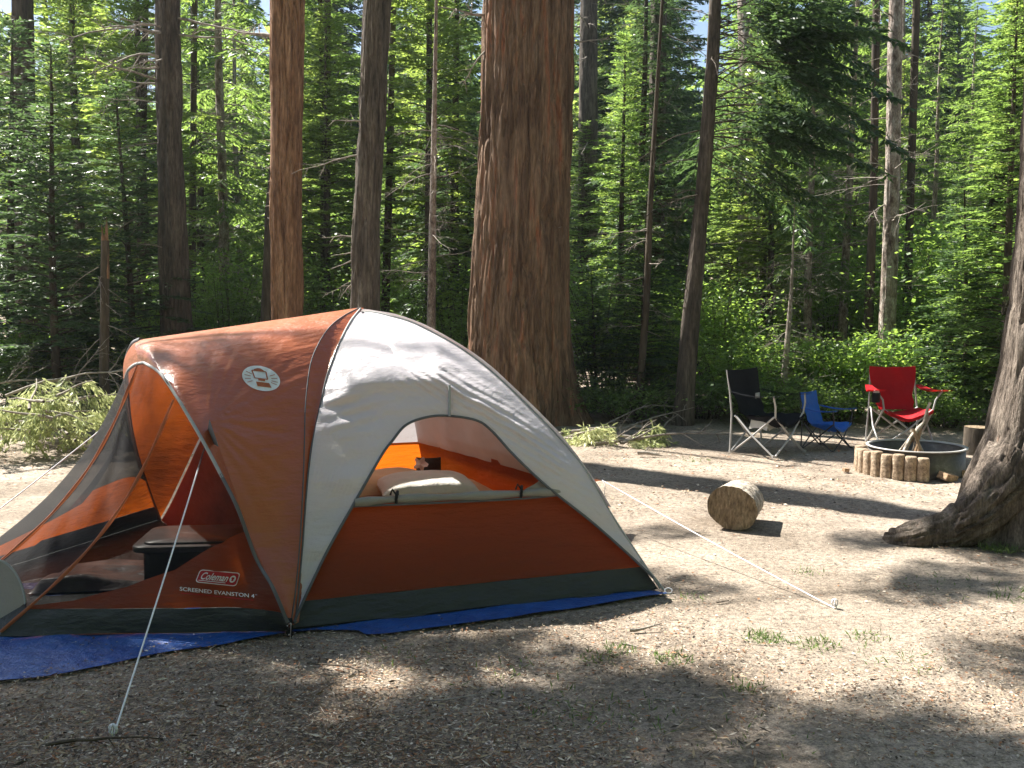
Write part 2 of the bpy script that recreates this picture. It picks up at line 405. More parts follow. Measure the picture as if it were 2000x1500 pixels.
def proto(name, args, cat, leafm, barkm):
    tr, wood, leaf = make_fir(leafm=leafm, barkm=barkm, **args)
    o = thing(name, (0, 0, 0), 'x', cat)
    tr.build('trunk', M[barkm], o); 
    if wood.n: wood.build('branches', [M[barkm], M['dead_wood']], o)
    leaf.build('crown', M[leafm], o, smooth=False)
    return o
PROTO = {
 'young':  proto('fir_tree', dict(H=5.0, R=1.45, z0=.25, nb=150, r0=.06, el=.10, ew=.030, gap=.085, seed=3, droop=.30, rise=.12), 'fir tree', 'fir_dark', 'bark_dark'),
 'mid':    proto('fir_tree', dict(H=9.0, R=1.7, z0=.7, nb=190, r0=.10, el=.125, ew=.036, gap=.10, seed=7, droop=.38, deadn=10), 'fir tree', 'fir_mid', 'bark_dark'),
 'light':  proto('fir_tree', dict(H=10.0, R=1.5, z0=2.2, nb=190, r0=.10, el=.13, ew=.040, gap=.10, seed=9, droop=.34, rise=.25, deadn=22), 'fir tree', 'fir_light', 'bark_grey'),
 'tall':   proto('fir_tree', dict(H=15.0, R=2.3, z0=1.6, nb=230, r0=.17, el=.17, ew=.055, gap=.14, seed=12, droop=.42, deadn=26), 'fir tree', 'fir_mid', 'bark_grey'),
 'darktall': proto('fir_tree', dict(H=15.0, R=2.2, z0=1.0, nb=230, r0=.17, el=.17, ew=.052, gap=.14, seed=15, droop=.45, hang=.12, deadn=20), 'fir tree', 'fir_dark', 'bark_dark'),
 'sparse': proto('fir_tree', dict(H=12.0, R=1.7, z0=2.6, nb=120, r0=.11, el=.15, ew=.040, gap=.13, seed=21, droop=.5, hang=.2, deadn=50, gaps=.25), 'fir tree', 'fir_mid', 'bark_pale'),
}
used = {}
def place(kind, x, y, rot, sc, label, group=None):
    z = float(HT(x, y)) - .03
    p = PROTO[kind]
    if kind not in used:
        used[kind] = 1
        p.location = (x, y, z); p.rotation_euler = (0, 0, rot); p.scale = (sc,) * 3; p['label'] = label
        if group: p['group'] = group
        return p
    return copy_thing(p, (x, y, z), rot, sc, label, group)
def px2x(px, D): return (px - 1000) / F * D * (1 / math.cos(PITCH)) 

SUNH = np.array([.76, -.65]); ELEV = math.radians(49); COT = 1 / math.tan(ELEV)

# named firs -------------------------------------------------------------
NAMED = [
 ('young', 112, 13.2, .98, 'dense dark young fir in front of the leftmost trunks, left of the broken snag'),
 ('young', 20, 15.0, 1.15, 'dark young fir at the left edge behind the sunlit fallen fronds'),
 ('young', 262, 14.6, .95, 'dark young fir touching the left side of the grey trunk behind the orange hood'),
 ('light', 842, 17.0, .98, 'tall bright yellow-green fir between the dark trunk and the giant trunk'),
 ('young', 905, 18.5, .8, 'small bright-tipped fir half hidden by the left flank of the giant trunk'),
 ('mid', 640, 17.5, 1.0, 'dark green fir with thin stem between the orange-brown trunk and the dark trunk'),
 ('young', 1165, 14.8, .42, 'small dark sapling fir just right of the giant trunk base'),
 ('young', 1255, 14.0, .62, 'thin-stemmed young fir between the giant trunk and the slim leaning trunk'),
 ('mid', 1960, 12.6, .62, 'blue-green young fir between the fire ring and the twisted right trunk'),
 ('young', 1885, 13.4, .66, 'dark young fir behind the stump at the right'),
 ('sparse', 1640, 17.0, .75, 'sparse fir with drooping limbs behind the small blue chair'),
 ('light', 1490, 19.5, .75, 'bright green fir behind the black chair'),
 ('light', 1235, 20.0, .7, 'bright fir with bare lower limbs between the giant and the slim leaning trunk'),
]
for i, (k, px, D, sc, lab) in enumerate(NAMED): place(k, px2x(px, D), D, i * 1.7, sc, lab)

ZONES = [(-260, 10, 'at the far left edge'), (75, 300, 'between the leftmost dark trunk and the grey trunk'), (372, 520, 'between the grey trunk and the orange-brown trunk'),
 (598, 690, 'between the orange-brown trunk and the dark trunk'), (765, 905, 'between the dark trunk and the giant trunk'), (1125, 1330, 'between the giant trunk and the slim leaning trunk'),
 (1400, 1530, 'above the black camp chair'), (1540, 1690, 'above the small blue chair'), (1700, 1830, 'above the red camp chair'), (1850, 1990, 'above the fire ring and stump'), (2000, 2260, 'at the far right edge')]
ROWS = [((15.5, 19), 1, 'nearest row'), ((20, 25), 2, 'second row'), ((26, 33), 2, 'third row'), ((34, 44), 3, 'farthest row')]
zr = np.random.default_rng(33)
for zi, (a, b, ph) in enumerate(ZONES):
    for ri, ((d0, d1), n, rn) in enumerate(ROWS):
        for q in range(n + (1 if b - a > 200 else 0)):
            D = zr.uniform(d0, d1); px = a + (b - a) * (q + zr.uniform(.1, .9)) / (n + (1 if b - a > 200 else 0))
            x = px2x(px, D); kk = .65 * x + .76 * D
            kind = zr.choice(['mid', 'light', 'sparse', 'tall', 'darktall'] if ri else ['mid', 'light', 'sparse', 'light'])
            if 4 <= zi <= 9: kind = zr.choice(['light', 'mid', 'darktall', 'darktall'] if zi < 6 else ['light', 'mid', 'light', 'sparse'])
            if kk < 9.2: D = 9.3 / (kk / D); x = px2x(px, D)
            if ri >= 2 and not (4 <= zi <= 9 and ri == 2): kind = zr.choice(['tall', 'darktall', 'light', 'light'])
            s = zr.uniform(.85, 1.15) * (1.15 if ri == 3 else 1)
            if ri >= 1 and zi in (0, 1, 9, 10): s *= .72
            if ri <= 1 and 3 <= zi <= 8: s *= .68
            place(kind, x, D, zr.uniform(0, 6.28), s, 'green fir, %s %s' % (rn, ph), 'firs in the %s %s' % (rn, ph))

# ---------------------------------------------------------------- far wood (one mass)
def far_wood():
    mb = MB(); rg = np.random.default_rng(4)
    for i in range(255):
        D = rg.uniform(46, 85); x = rg.uniform(-.75, .75) * D; H = rg.uniform(9, 15)
        if i >= 190:  # unseen trees behind and beside the camera, put in to block sky light
            aa = rg.uniform(-3.0, .25); rr = rg.uniform(13, 30); x = rr * math.cos(aa) + 1; D = rr * math.sin(aa) + 1; H = rg.uniform(14, 20)
            if D > -5 and abs(x) < 10: continue
            if x < -9 and D > -6: continue
            if D > 0 and x < D * .62 + 3: continue
        R = rg.uniform(2.2, 3.6); zb = float(HT(x, D))
        n = 620; t = rg.uniform(0.02, 1, n); az = rg.uniform(0, 6.28, n); r = R * (1 - t) ** .8 * rg.uniform(.15, 1, n) ** .6 + .1
        base = np.stack([x + r * np.cos(az), D + r * np.sin(az), zb + t * H], -1)
        d = np.stack([np.cos(az), np.sin(az), rg.normal(-.3, .3, n)], -1) + rg.normal(0, .4, (n, 3))
        kites(mb, base, d, np.array([0, 0, 1.]) + rg.normal(0, .5, (n, 3)), rg.uniform(.6, 1.5, n), rg.uniform(.25, .6, n), int(i % 3 == 0))
        mb.tube(np.array([[x, D, zb - .3], [x, D, zb + H * .9]]), [.25, .05], 6, 2)
    o = mb.build('far_wood', [M['fir_mid'], M['fir_light'], M['bark_dark']], smooth=False)
    tag(o, 'far-off fir wood seen between the trunks, with unseen trees added round the camera', 'woodland', kind='stuff')
far_wood()

# ---------------------------------------------------------------- individual trunks
def big_tree(name, label, cat, pts, D, barkm, k=72, depth=.02, ridges=26, top=17, flare=.0, seed=0, step=.03, lobes=None, zf=.6, dead=None, zbot=-.15, parts=None, boughs=None, leafm='fir_mid', deadm='dead_wood'):
    """pts: [(px,py,width px)] from top of picture to the base at distance D"""
    P3 = np.array([W(px, py, D) for px, py, w in pts]); Rr = np.array([w / 2 / F * D * 1.0 for _, _, w in pts])
    o_ = np.argsort(P3[:, 2]); P3 = P3[o_]; Rr = Rr[o_]
    z = np.concatenate([np.arange(zbot, P3[-1, 2] + .3, step), np.arange(P3[-1, 2] + .35, top, .25)])
    sl = (P3[-1, :2] - P3[0, :2]) / (P3[-1, 2] - P3[0, 2])
    def ext(zz, col):
        v = np.interp(zz, P3[:, 2], P3[:, col]); hi = zz > P3[-1, 2]; v = np.where(hi, P3[-1, col] + sl[col] * (zz - P3[-1, 2]), v); return v
    C = np.stack([ext(z, 0), ext(z, 1), z], -1)
    R = np.interp(z, P3[:, 2], Rr); hi = z > P3[-1, 2]; R = np.where(hi, Rr[-1] * np.clip(1 - (z - P3[-1, 2]) / (top + 2 - P3[-1, 2]), .1, 1), R)
    R = R * (1 + flare * np.exp(-np.maximum(z, 0) / .35))
    base = (C[0, 0], C[0, 1], float(HT(C[0, 0], C[0, 1])))
    o = thing(name, (base[0], base[1], 0), label, cat)
    mb = MB(); trunk_mesh(mb, C, R, k, depth, ridges, zf, lobes=lobes, seed=seed); mb.build('trunk', M[barkm], o)
    def at(zz): return np.array([ext(np.array([zz]), 0)[0], ext(np.array([zz]), 1)[0], zz]), float(np.interp(zz, z, R))
    rg = np.random.default_rng(seed + 50)
    if dead:
        for (zz, az, L, r, el) in dead:
            db = MB()
            p, rr = at(zz); h = np.array([math.cos(az), math.sin(az), 0]); dead_branch(db, p + h * rr * .8, h + np.array([0, 0, el]), L, r, 2 if L > .35 else 0, 0, .3, rg, 7)
            db.build('dead_branch', M[deadm], o)
    if boughs:
        lf, wd = MB(), MB()
        for (zz, az, L, start, hang) in boughs:
            p, rr = at(zz); bough(lf, wd, p, az, L, rb.normal(.12, .28), .42, .12, .034, .09, .36, start, rg, hang, wr=.009)
        wd.build('branches', M['bark_dark'], o); lf.build('crown', M[leafm], o, smooth=False)
    return o, at

rb = np.random.default_rng(77)
def rdead(z0, z1, n, L0, L1, r=.010, azs=None):
    return [(rb.uniform(z0, z1), rb.uniform(0, 6.28) if azs is None else rb.choice(azs) + rb.normal(0, .35), rb.uniform(L0, L1), r * rb.uniform(.7, 1.4), rb.uniform(-.35, .25)) for _ in range(n)]
PI = math.pi
big_tree('conifer_tree', 'leftmost dark straight trunk near the left edge of the clearing', 'tree', [(44, 0, 40), (48, 300, 44), (55, 700, 50), (58, 830, 58)], 17.5, 'bark_dark', 56, .018, 18, seed=1, dead=rdead(2, 6.5, 14, .4, 1.5, .012))
big_tree('conifer_tree', 'grey-brown trunk with pale broken stubs behind the orange hood', 'tree', [(327, 0, 46), (331, 250, 49), (338, 450, 56), (345, 640, 64), (350, 760, 74)], 14.5, 'bark_grey', 100, .035, 15, seed=2, flare=.3,
         dead=rdead(1.8, 5.5, 14, .25, 1.0, .012, (PI, PI * 1.2, 4.2)) + rdead(4.2, 5.8, 7, 1.2, 2.3, .016, (PI, 0, 3.6)))
t3, at3 = big_tree('cedar_tree', 'orange-brown furrowed trunk with short pale stubs rising behind the orange fly', 'tree', [(562, 0, 66), (560, 200, 64), (558, 400, 62), (560, 640, 64), (563, 760, 74)], 12.5, 'bark_orange', 150, .050, 15, seed=3, zf=.5, flare=.25,
         dead=[(3.9 - i * .16, PI + rb.normal(0, .3), rb.uniform(.06, .16), .012, .1) for i in range(9)] + [(4.85, 2.7, .75, .03, .35)], step=.022)
big_tree('conifer_tree', 'dark upright trunk rising behind the white dome left of the giant trunk', 'tree', [(738, 0, 52), (728, 200, 53), (716, 420, 54), (712, 600, 58), (712, 720, 66)], 11.1, 'bark_grey', 110, .032, 14, seed=4, flare=.2,
         dead=rdead(1.6, 3.8, 7, .2, .8, .008, (PI, 3.4)))
def lob5(T, Z):
    w = np.exp(-np.maximum(Z, 0) / .42)
    return w * (.04 + .24 * np.maximum(0, np.cos(T - .05)) ** 4 + .06 * np.cos(5 * T + .6) + .05 * np.maximum(0, np.cos(T - 2.9)) ** 3)
big_tree('giant_cedar_tree', 'giant red-brown furrowed trunk filling the middle of the picture behind the tent', 'tree', [(1036, -60, 172), (1034, 0, 174), (1030, 200, 176), (1024, 380, 184), (1014, 600, 196), (1012, 700, 204), (1012, 900, 212)], 13.3, 'bark_red', 380, .058, 34, seed=5, zf=.62, lobes=lob5, step=.018, top=20,
         dead=[(5.3, 3.3, .9, .022, -.1), (4.9, 3.5, .7, .016, -.8), (4.95, -.1, .6, .014, .1)] + rdead(2.5, 5, 5, .1, .25, .014))
t6, at6 = big_tree('slim_fir_tree', 'slim trunk leaning right with dark drooping boughs, left of the black chair', 'tree', [(1397, 0, 24), (1392, 120, 25), (1372, 380, 28), (1348, 640, 36), (1334, 830, 38)], 13.0, 'bark_grey', 60, .010, 12, seed=6, flare=.2, top=12,
         deadm='bark_dark', dead=rdead(1.9, 5.5, 26, .5, 1.6, .007, (0, 0, -.5, .4, PI, 3.6)),
         boughs=[(rb.uniform(3.3, 6.4), rb.choice([0, 0, 0, -.35, .35, 0, PI]) + rb.normal(0, .45), rb.uniform(1.2, 2.6), rb.uniform(.15, .45), .12) for _ in range(50)], leafm='fir_dark')
big_tree('conifer_tree', 'straight shaded trunk just left of the slim leaning trunk', 'tree', [(1287, 0, 30), (1283, 350, 32), (1278, 780, 38)], 19, 'bark_grey', 44, .012, 12, seed=7, dead=rdead(3, 8, 16, .5, 1.6, .012))
big_tree('conifer_tree', 'pinkish bare trunk high behind the boughs of the slim leaning trunk', 'tree', [(1460, 0, 38), (1462, 140, 38), (1465, 780, 46)], 21, 'bark_pale', 44, .015, 12, seed=8)
big_tree('conifer_tree', 'hazy grey trunk close to the right flank of the giant trunk', 'tree', [(1150, 0, 34), (1148, 250, 36), (1146, 790, 42)], 22, 'bark_grey', 40, .012, 12, seed=9, dead=rdead(3, 8, 12, .5, 1.6, .012))
big_tree('pale_trunk_tree', 'pale sun-flecked trunk rising directly behind the red chair', 'tree', [(1750, 0, 26), (1744, 300, 28), (1738, 500, 30), (1729, 740, 33)], 15.0, 'bark_pale', 50, .012, 12, seed=10, dead=rdead(2, 6, 20, .4, 1.6, .009))
big_tree('slender_tree', 'slender dark trunk between the blue chair and the red chair', 'tree', [(1712, 0, 14), (1706, 370, 16), (1690, 790, 20)], 15.6, 'bark_dark', 24, .006, 8, seed=11, dead=rdead(1.5, 6, 14, .4, 1.2, .007))
big_tree('slender_tree', 'slender dark trunk right of the pale sun-flecked trunk', 'tree', [(1790, 0, 14), (1778, 400, 15), (1765, 790, 18)], 16.6, 'bark_dark', 24, .006, 8, seed=12, dead=rdead(1.5, 6, 12, .4, 1.2, .007))
big_tree('leaning_tree', 'dark trunk leaning right toward the upper right corner', 'tree', [(2010, 0, 26), (1975, 260, 26), (1925, 480, 24), (1880, 760, 24)], 18.5, 'bark_dark', 30, .008, 8, seed=13, dead=rdead(3, 7, 8, .5, 1.4, .01))
big_tree('slender_tree', 'thin dark stem standing between the giant trunk and the slim leaning trunk', 'tree', [(1270, 400, 12), (1262, 600, 14), (1245, 820, 18)], 13.4, 'bark_dark', 20, .005, 8, seed=14, top=6, dead=rdead(1, 3.5, 14, .3, .9, .006))
big_tree('slender_tree', 'thin pale stem under the bright fir left of the giant trunk', 'tree', [(846, 380, 13), (842, 640, 18), (840, 760, 20)], 14.6, 'bark_pale', 24, .005, 8, seed=15, top=6, dead=rdead(1.8, 4.2, 26, .5, 1.5, .006))
big_tree('conifer_tree', 'dark crooked trunk close behind the left side of the orange-brown trunk', 'tree', [(545, 250, 20), (530, 420, 26), (522, 660, 28), (520, 760, 30)], 14.8, 'bark_dark', 30, .012, 8, seed=16, top=9)
big_tree('slender_tree', 'thin straight trunk midway between the orange-brown and dark trunks', 'tree', [(640, 0, 12), (638, 400, 15), (636, 660, 16)], 17, 'bark_dark', 24, .005, 8, seed=17, dead=rdead(2, 6, 10, .4, 1.0, .006))
big_tree('slender_tree', 'thin trunk right of the dark upright trunk behind the dome', 'tree', [(760, 350, 14), (752, 620, 17), (750, 760, 18)], 17.5, 'bark_dark', 24, .005, 8, seed=18)
big_tree('slender_tree', 'thin pole-like trunk in the gap right of the grey trunk', 'tree', [(380, 0, 12), (377, 300, 13), (374, 760, 16)], 19, 'bark_dark', 24, .005, 8, seed=19, dead=rdead(2, 7, 12, .4, 1.4, .007))
big_tree('slender_tree', 'thin trunk left of the grey trunk half hidden by dark fir boughs', 'tree', [(285, 0, 11), (278, 300, 14), (270, 760, 16)], 17.8, 'bark_dark', 24, .005, 8, seed=20, dead=rdead(2, 7, 14, .5, 1.6, .008))
big_tree('dead_tree', 'small bleached dead tree with a tangle of bare white twigs behind the blue chair', 'tree', [(1551, 430, 2), (1546, 560, 7), (1540, 640, 10), (1532, 740, 14), (1545, 800, 15)], 13.6, 'dead_wood', 24, .004, 8, seed=21, top=2.75,
         dead=rdead(.4, 2.3, 60, .25, .8, .0035))
# broken snag at the left
def snag():
    gS = W(202, 808, 12.0) * [1, 1, 0]
    o = thing('broken_snag', gS, 'broken snag with splintered orange top at the left of the tent', 'tree stump')
    D = 12.0
    z = np.arange(-.1, W(207, 468, D)[2], .03)
    C = np.stack([np.interp(z, [0, 3], [W(202, 808, D)[0], W(208, 440, D)[0]]), np.full(len(z), D), z], -1)
    mb = MB(); trunk_mesh(mb, C, np.interp(z, [0, .3, 3], [.085, .062, .045]), 36, .008, 10, seed=31); mb.build('trunk', M['bark_dark'], o)
    sp = MB(); top = C[-1]
    for i in range(9):
        a = i * .7; q = top + np.array([math.cos(a) * .028, math.sin(a) * .028, 0]); L = rng.uniform(.06, .2) + (.12 if i < 3 else 0)
        sp.tube(np.array([q - [0, 0, .45], q, q + [rng.normal(0, .006), 0, L]]), [.014, .016, .002], 4)
    sp.build('splintered_top', M['bark_orange'], o)
    for k in range(9):
        db = MB(); zz = rng.uniform(.6, 2.2); a = rng.choice([0, PI, -.6]) + rng.normal(0, .3)
        dead_branch(db, np.array([C[0, 0], D, zz]), (math.cos(a), math.sin(a), rng.uniform(-.9, .3)), rng.uniform(.3, .8), .007, 2, 0, .4, rng, 5)
        db.build('dead_branch', M['dead_wood'], o)
snag()

# ---------------------------------------------------------------- near right tree
def near_tree():
    D = 6.75
    pts = [(2150, -200, 250), (2135, 200, 240), (2118, 480, 236), (2108, 700, 262), (2098, 850, 300), (2085, 950, 345), (2082, 1075, 390)]
    def lobes(T, Z):
        w = np.exp(-np.maximum(Z, 0) / .33)
        return w * (.05 * np.cos(4 * T + .4) + .04 * np.cos(7 * T) + .12 * np.maximum(0, np.cos(T - 3.5)) ** 6) + .02 * np.cos(9 * T + Z * 1.3)
    o, at = big_tree('old_cedar_tree', 'near twisted trunk cut off by the right edge, root spreading over the soil', 'tree', pts, D, 'bark_near', 320, .030, 52, seed=25, zf=1.0, lobes=lobes, step=.012, top=14, zbot=-.1)
    # surface root
    path = spline([W(1990, 900, 6.6), WZ(1945, 965, .33), WZ(1905, 1010, .18), WZ(1860, 1035, .09), WZ(1805, 1046, .05), WZ(1762, 1060, -.01), WZ(1735, 1072, -.10)], 90)
    rr = np.interp(np.linspace(0, 1, 90), [0, .2, .45, .65, .85, .95, 1], [.22, .19, .15, .125, .12, .08, .03])
    t = np.gradient(path, axis=0); t /= np.linalg.norm(t, axis=1)[:, None]
    a = np.cross(t, [0, 0, 1.]); a /= np.linalg.norm(a, axis=1)[:, None]; b = np.cross(a, t)
    k = 70; th = np.arange(k) * 2 * PI / k; T, S = np.meshgrid(th, np.linspace(0, 1.3, 90))
    q = np.stack([np.cos(T) * 5.5, np.sin(T) * 5.5 + S * .8, S * 2.4], -1); n = fbm(q, 3)
    R = rr[:, None] * (1 - .22 * np.exp(-np.abs(n - .5) / .04) + .35 * (fbm(q * 2.2 + 4, 2) - .5))
    P = path[:, None] + a[:, None] * (R * np.cos(T))[..., None] * 1.0 + b[:, None] * (R * np.sin(T))[..., None] * .95
    mb = MB(); mb.grid(P, 0, True); mb.add(np.vstack([P[-1], path[-1][None]]), [[j, (j + 1) % k, k] for j in range(k)])
    mb.build('surface_root', M['bark_near'], o)
near_tree()

# ---------------------------------------------------------------- added unseen tree on the left, its boughs placed where foreground shade is wanted
def shade_tree():
    bx, by = -8.6, 8.3
    o = thing('added_shade_tree', (bx, by, 0), 'unseen tree on the left, added with boughs placed to shade the front of the clearing', 'tree')
    mb = MB(); z = np.arange(-.2, 15, .15); C = np.stack([bx + 0 * z, by + 0 * z, z], -1)
    trunk_mesh(mb, C, np.interp(z, [0, 1, 15], [.42, .32, .06]), 40, .02, 18, seed=41); mb.build('trunk', M['bark_grey'], o)
    lf, wd = MB(), MB(); rg = np.random.default_rng(8)
    def dens(px, py):
        if py < 1030: return 0
        v = 0
        if px < 1130: v = .9 if py > 1295 else (.35 if py > 1262 else 0)
        elif py > 1400: v = .75
        elif py > 1330: v = .35
        elif py > 1180: v = .16 if px > 1450 else 0.0
        else: v = .16 if px > 1250 else 0
        if abs(px - 610) < 130 and abs(py - 1460) < 45: v *= .15
        if abs(px - 540) < 160 and abs(py - 1315) < 22: v *= .3
        if abs(px - 1350) < 290 and abs(py - 1265) < 85: v = 0
        if px > 1650 and py < 1250: v *= .5
        if abs(px - 1850) < 170 and abs(py - 1330) < 60: v *= .2
        if px < -150 or px > 2150 : v *= .8
        return v
    cnt = 0
    for i in range(5200):
        gx, gy = rg.uniform(-3.8, 4.6), rg.uniform(2.2, 7.4)
        px, py = PIX(np.array([gx, gy, 0.]))
        if gy < 2.9: py = 1600
        v = dens(px, py)
        nz = fbm(np.array([gx * 1.1 + gy * .9, gy * 2.6, 3.]), 2)
        if rg.uniform() > v * .17 * (2.2 if nz > .48 else .22): continue
        h = rg.uniform(6.5, 10)
        p = np.array([gx - SUNH[0] * COT * h, gy - SUNH[1] * COT * h, h])
        L = rg.uniform(.5, 1.1); a = rg.uniform(-.9, .5)
        bough(lf, wd, p - np.array([math.cos(a), math.sin(a), 0]) * L * .5, a, L, .05, .2, .11, .034, .075, .36, .05, rg)
        if rg.uniform() < .35:
            s = np.array([bx, by, h + rg.uniform(-.2, .8)]); mid = (s + p) / 2 + [0, 0, .25]
            wd.tube(spline([s, mid, p], 10), np.linspace(.035, .008, 10), 5, cap=False)
        cnt += 1
    print('shade boughs', cnt)
    wd.build('branches', M['bark_dark'], o); lf.build('crown', M['fir_mid'], o, smooth=False)
shade_tree()

# ---------------------------------------------------------------- undergrowth
def make_shrub(name, R, Hh, nst, nl, leafm, seed, size=.07, cat='shrub'):
    rg = np.random.default_rng(seed); o = thing(name, (0, 0, 0), 'x', cat); lf, wd = MB(), MB()
    for i in range(nst):
        a = rg.uniform(0, 6.28); r = R * math.sqrt(rg.uniform()); tip = np.array([math.cos(a) * r, math.sin(a) * r, Hh * rg.uniform(.5, 1.05)])
        pts = spline([np.array([tip[0] * .15, tip[1] * .15, -.05]), tip * [.5, .5, .6] + rg.normal(0, .04, 3), tip], 8)
        wd.tube(pts, np.linspace(.010, .002, 8), 4, cap=False)
        n = nl // nst; t = rg.uniform(.35, 1, n); base = np.stack([np.interp(t, np.linspace(0, 1, 8), pts[:, c]) for c in range(3)], -1)
        off = rg.normal(0, 1, (n, 3)) * [.16, .16, .05] * (R / .8); base = base + off
        lay = np.round(base[:, 2] / .16 + rg.uniform(0, 1)) * .16; base[:, 2] = base[:, 2] * .7 + lay * .3
        d = rg.normal(0, 1, (n, 3)) * [1, 1, .35]
        kites(lf, base, d, np.array([0, 0, 1.]) + rg.normal(0, .45, (n, 3)), size * rg.uniform(.6, 1.3, n), size * .6 * rg.uniform(.7, 1.2, n))
    wd.build('stems', M['bark_dark'], o); lf.build('leaves', M[leafm], o, smooth=False); return o
PROTO['shrub_a'] = make_shrub('leafy_shrub', .9, 1.3, 26, 4200, 'leaf', 61)
PROTO['shrub_b'] = make_shrub('leafy_shrub', 1.2, 2.3, 34, 5600, 'leaf', 62, .08)
PROTO['shrub_c'] = make_shrub('low_bush', .8, .6, 22, 3000, 'fir_mid', 63, .06)
SH = [('shrub_b', 1180, 15.2, 1.0, 'tall leafy shrub right of the giant trunk base'), ('shrub_a', 1260, 15.8, 1.1, 'leafy shrub behind the thin dark stem right of the giant trunk'), ('shrub_b', 900, 16.5, 1.0, 'bright leafy shrub just left of the giant trunk above the dome'),
 ('shrub_a', 790, 15.0, 1.0, 'leafy shrub behind the dome right of the dark trunk'), ('shrub_a', 1430, 14.2, .95, 'leafy bush behind the back of the black chair'), ('shrub_b', 1400, 16.5, .9, 'leafy shrub between the slim leaning trunk and the black chair'),
 ('shrub_a', 1610, 14.4, .9, 'leafy bush directly behind the blue chair'), ('shrub_a', 1680, 14.2, 1.0, 'bright bush between the blue and red chairs'), ('shrub_b', 1800, 15.5, .9, 'leafy bush behind the right arm of the red chair'),
 ('shrub_b', 1915, 15.2, 1.25, 'bright yellow-green shrub left of the right-hand trunk'), ('shrub_a', 1870, 14.0, .8, 'low leafy bush behind the stump'), ('shrub_c', 1480, 13.2, 1.1, 'low green bush beside the foot of the slim leaning trunk'),
 ('shrub_c', 1220, 13.2, 1.0, 'low bush behind the fallen branches right of the giant trunk'), ('shrub_c', 1380, 13.8, 1.1, 'low bush just right of the slim leaning trunk'), ('shrub_c', 1570, 13.1, .9, 'low bush behind the legs of the blue chair'),
 ('shrub_c', 1640, 13.4, .9, 'low bush right of the blue chair legs'), ('shrub_c', 1780, 13.0, .9, 'low bush behind the fire ring'), ('shrub_c', 1850, 12.8, .8, 'low bush left of the stump'),
 ('shrub_b', 300, 17, 1.0, 'leafy shrub low behind the snag at the left'), ('shrub_a', 230, 14.5, 1.0, 'bush right of the broken snag'), ('shrub_a', 60, 14.0, 1.1, 'bush under the dark young fir at the left'), ('shrub_a', -60, 13.5, 1.1, 'bush at the left edge of the clearing'),
 ('shrub_b', 440, 17, 1.0, 'leafy shrub between the grey trunk and the orange-brown trunk'), ('shrub_b', 650, 16, 1.0, 'leafy shrub between the orange-brown and dark trunks'), ('shrub_b', 2000, 14.0, .9, 'dark bush behind the near twisted trunk')]
for i, (k, px, D, s, lab) in enumerate(SH): place(k, px2x(px, D), D, i * 2.1, s, lab)
SHZ = [('shrub_a', 'small far bush in the undergrowth right of the giant trunk', 1140, 1560), ('shrub_b', 'small far bush in the undergrowth behind the three chairs', 1570, 2050), ('shrub_b', 'small far bush in the undergrowth left of the giant trunk', 0, 900)]
for k, lab, a, b in SHZ:
    for i in range(12):
        D = zr.uniform(17, 30); px = a + (b - a) * (i + zr.uniform(.2, .8)) / 12
        place(k, px2x(px, D), D, zr.uniform(0, 6), zr.uniform(.9, 1.4), lab, lab.replace('small far bush', 'far bushes'))

# fallen brush --------------------------------------------------------
def brush(label, spots, seed, dry='frond_dry', L0=.7, hang=.45):
    """fallen cedar limbs with drooping fronds; spots: list of (start3d, azimuth, length, rise)"""
    rg = np.random.default_rng(seed); o = thing('fallen_branch', spots[0][0] * [1, 1, 0], label, 'branch'); lf, wd = MB(), MB()
    for (p, az, L, rise) in spots:
        h = np.array([math.cos(az), math.sin(az), 0]); n = 8
        pts = [np.array(p, float)]; c = h + [0, 0, rise]
        for i in range(n - 1):
            c = c + rg.normal(0, .08, 3) + [0, 0, -.05]; c /= np.linalg.norm(c); pts.append(pts[-1] + c * L / n)
        pts = np.array(pts); pts[:, 2] = np.maximum(pts[:, 2], .02)
        wd.tube(pts, np.linspace(.018, .005, n), 5, cap=False)
        for k in range(int(L * 11)):
            t = rg.uniform(.1, 1); q = np.array([np.interp(t, np.linspace(0, 1, n), pts[:, c]) for c in range(3)])
            l = rg.uniform(.18, .42); a = az + rg.choice([-1, 1]) * rg.uniform(.3, 1.3)
            m = 34; u = rg.uniform(0, 1, m); hh = np.array([math.cos(a), math.sin(a), 0])
            pos = q + hh * (l * u)[:, None] * .8 + np.array([0, 0, -1.]) * (hang * l * 1.4 * u * u)[:, None] + rg.normal(0, .022, (m, 3))
            pos[:, 2] = np.maximum(pos[:, 2], .012)
            d = hh * .55 + np.array([0, 0, -hang * 1.6]) + rg.normal(0, .35, (m, 3))
            kites(lf, pos, d, rg.normal(0, 1, (m, 3)) + hh, rg.uniform(.05, .11, m), rg.uniform(.012, .026, m))
    wd.build('branches', M['dead_wood'], o); lf.build('fronds', M[dry], o, smooth=False)
rgb = np.random.default_rng(91)
def gspots(a, b, y0, y1, n, z=(0.1, .5), L=(.5, 1.1), azs=(0, 6.28)):
    r = []
    for i in range(n):
        g = G(rgb.uniform(a, b), rgb.uniform(y0, y1)); r.append((g + [0, 0, rgb.uniform(*z)], rgb.uniform(*azs), rgb.uniform(*L), rgb.uniform(.0, .45)))
    return r
brush('heap of sunlit drooping cedar fronds left of the screened porch', gspots(20, 165, 878, 902, 26, (.08, .62), (.3, .8)), 101)
brush('pale dry fronds spilling at the left edge beside the frond heap', gspots(-130, 30, 872, 900, 16, (.05, .5), (.3, .8)), 102)
brush('frond-covered limb behind the heap beside the snag', gspots(70, 165, 855, 872, 9, (.45, .75), (.3, .6)), 103)
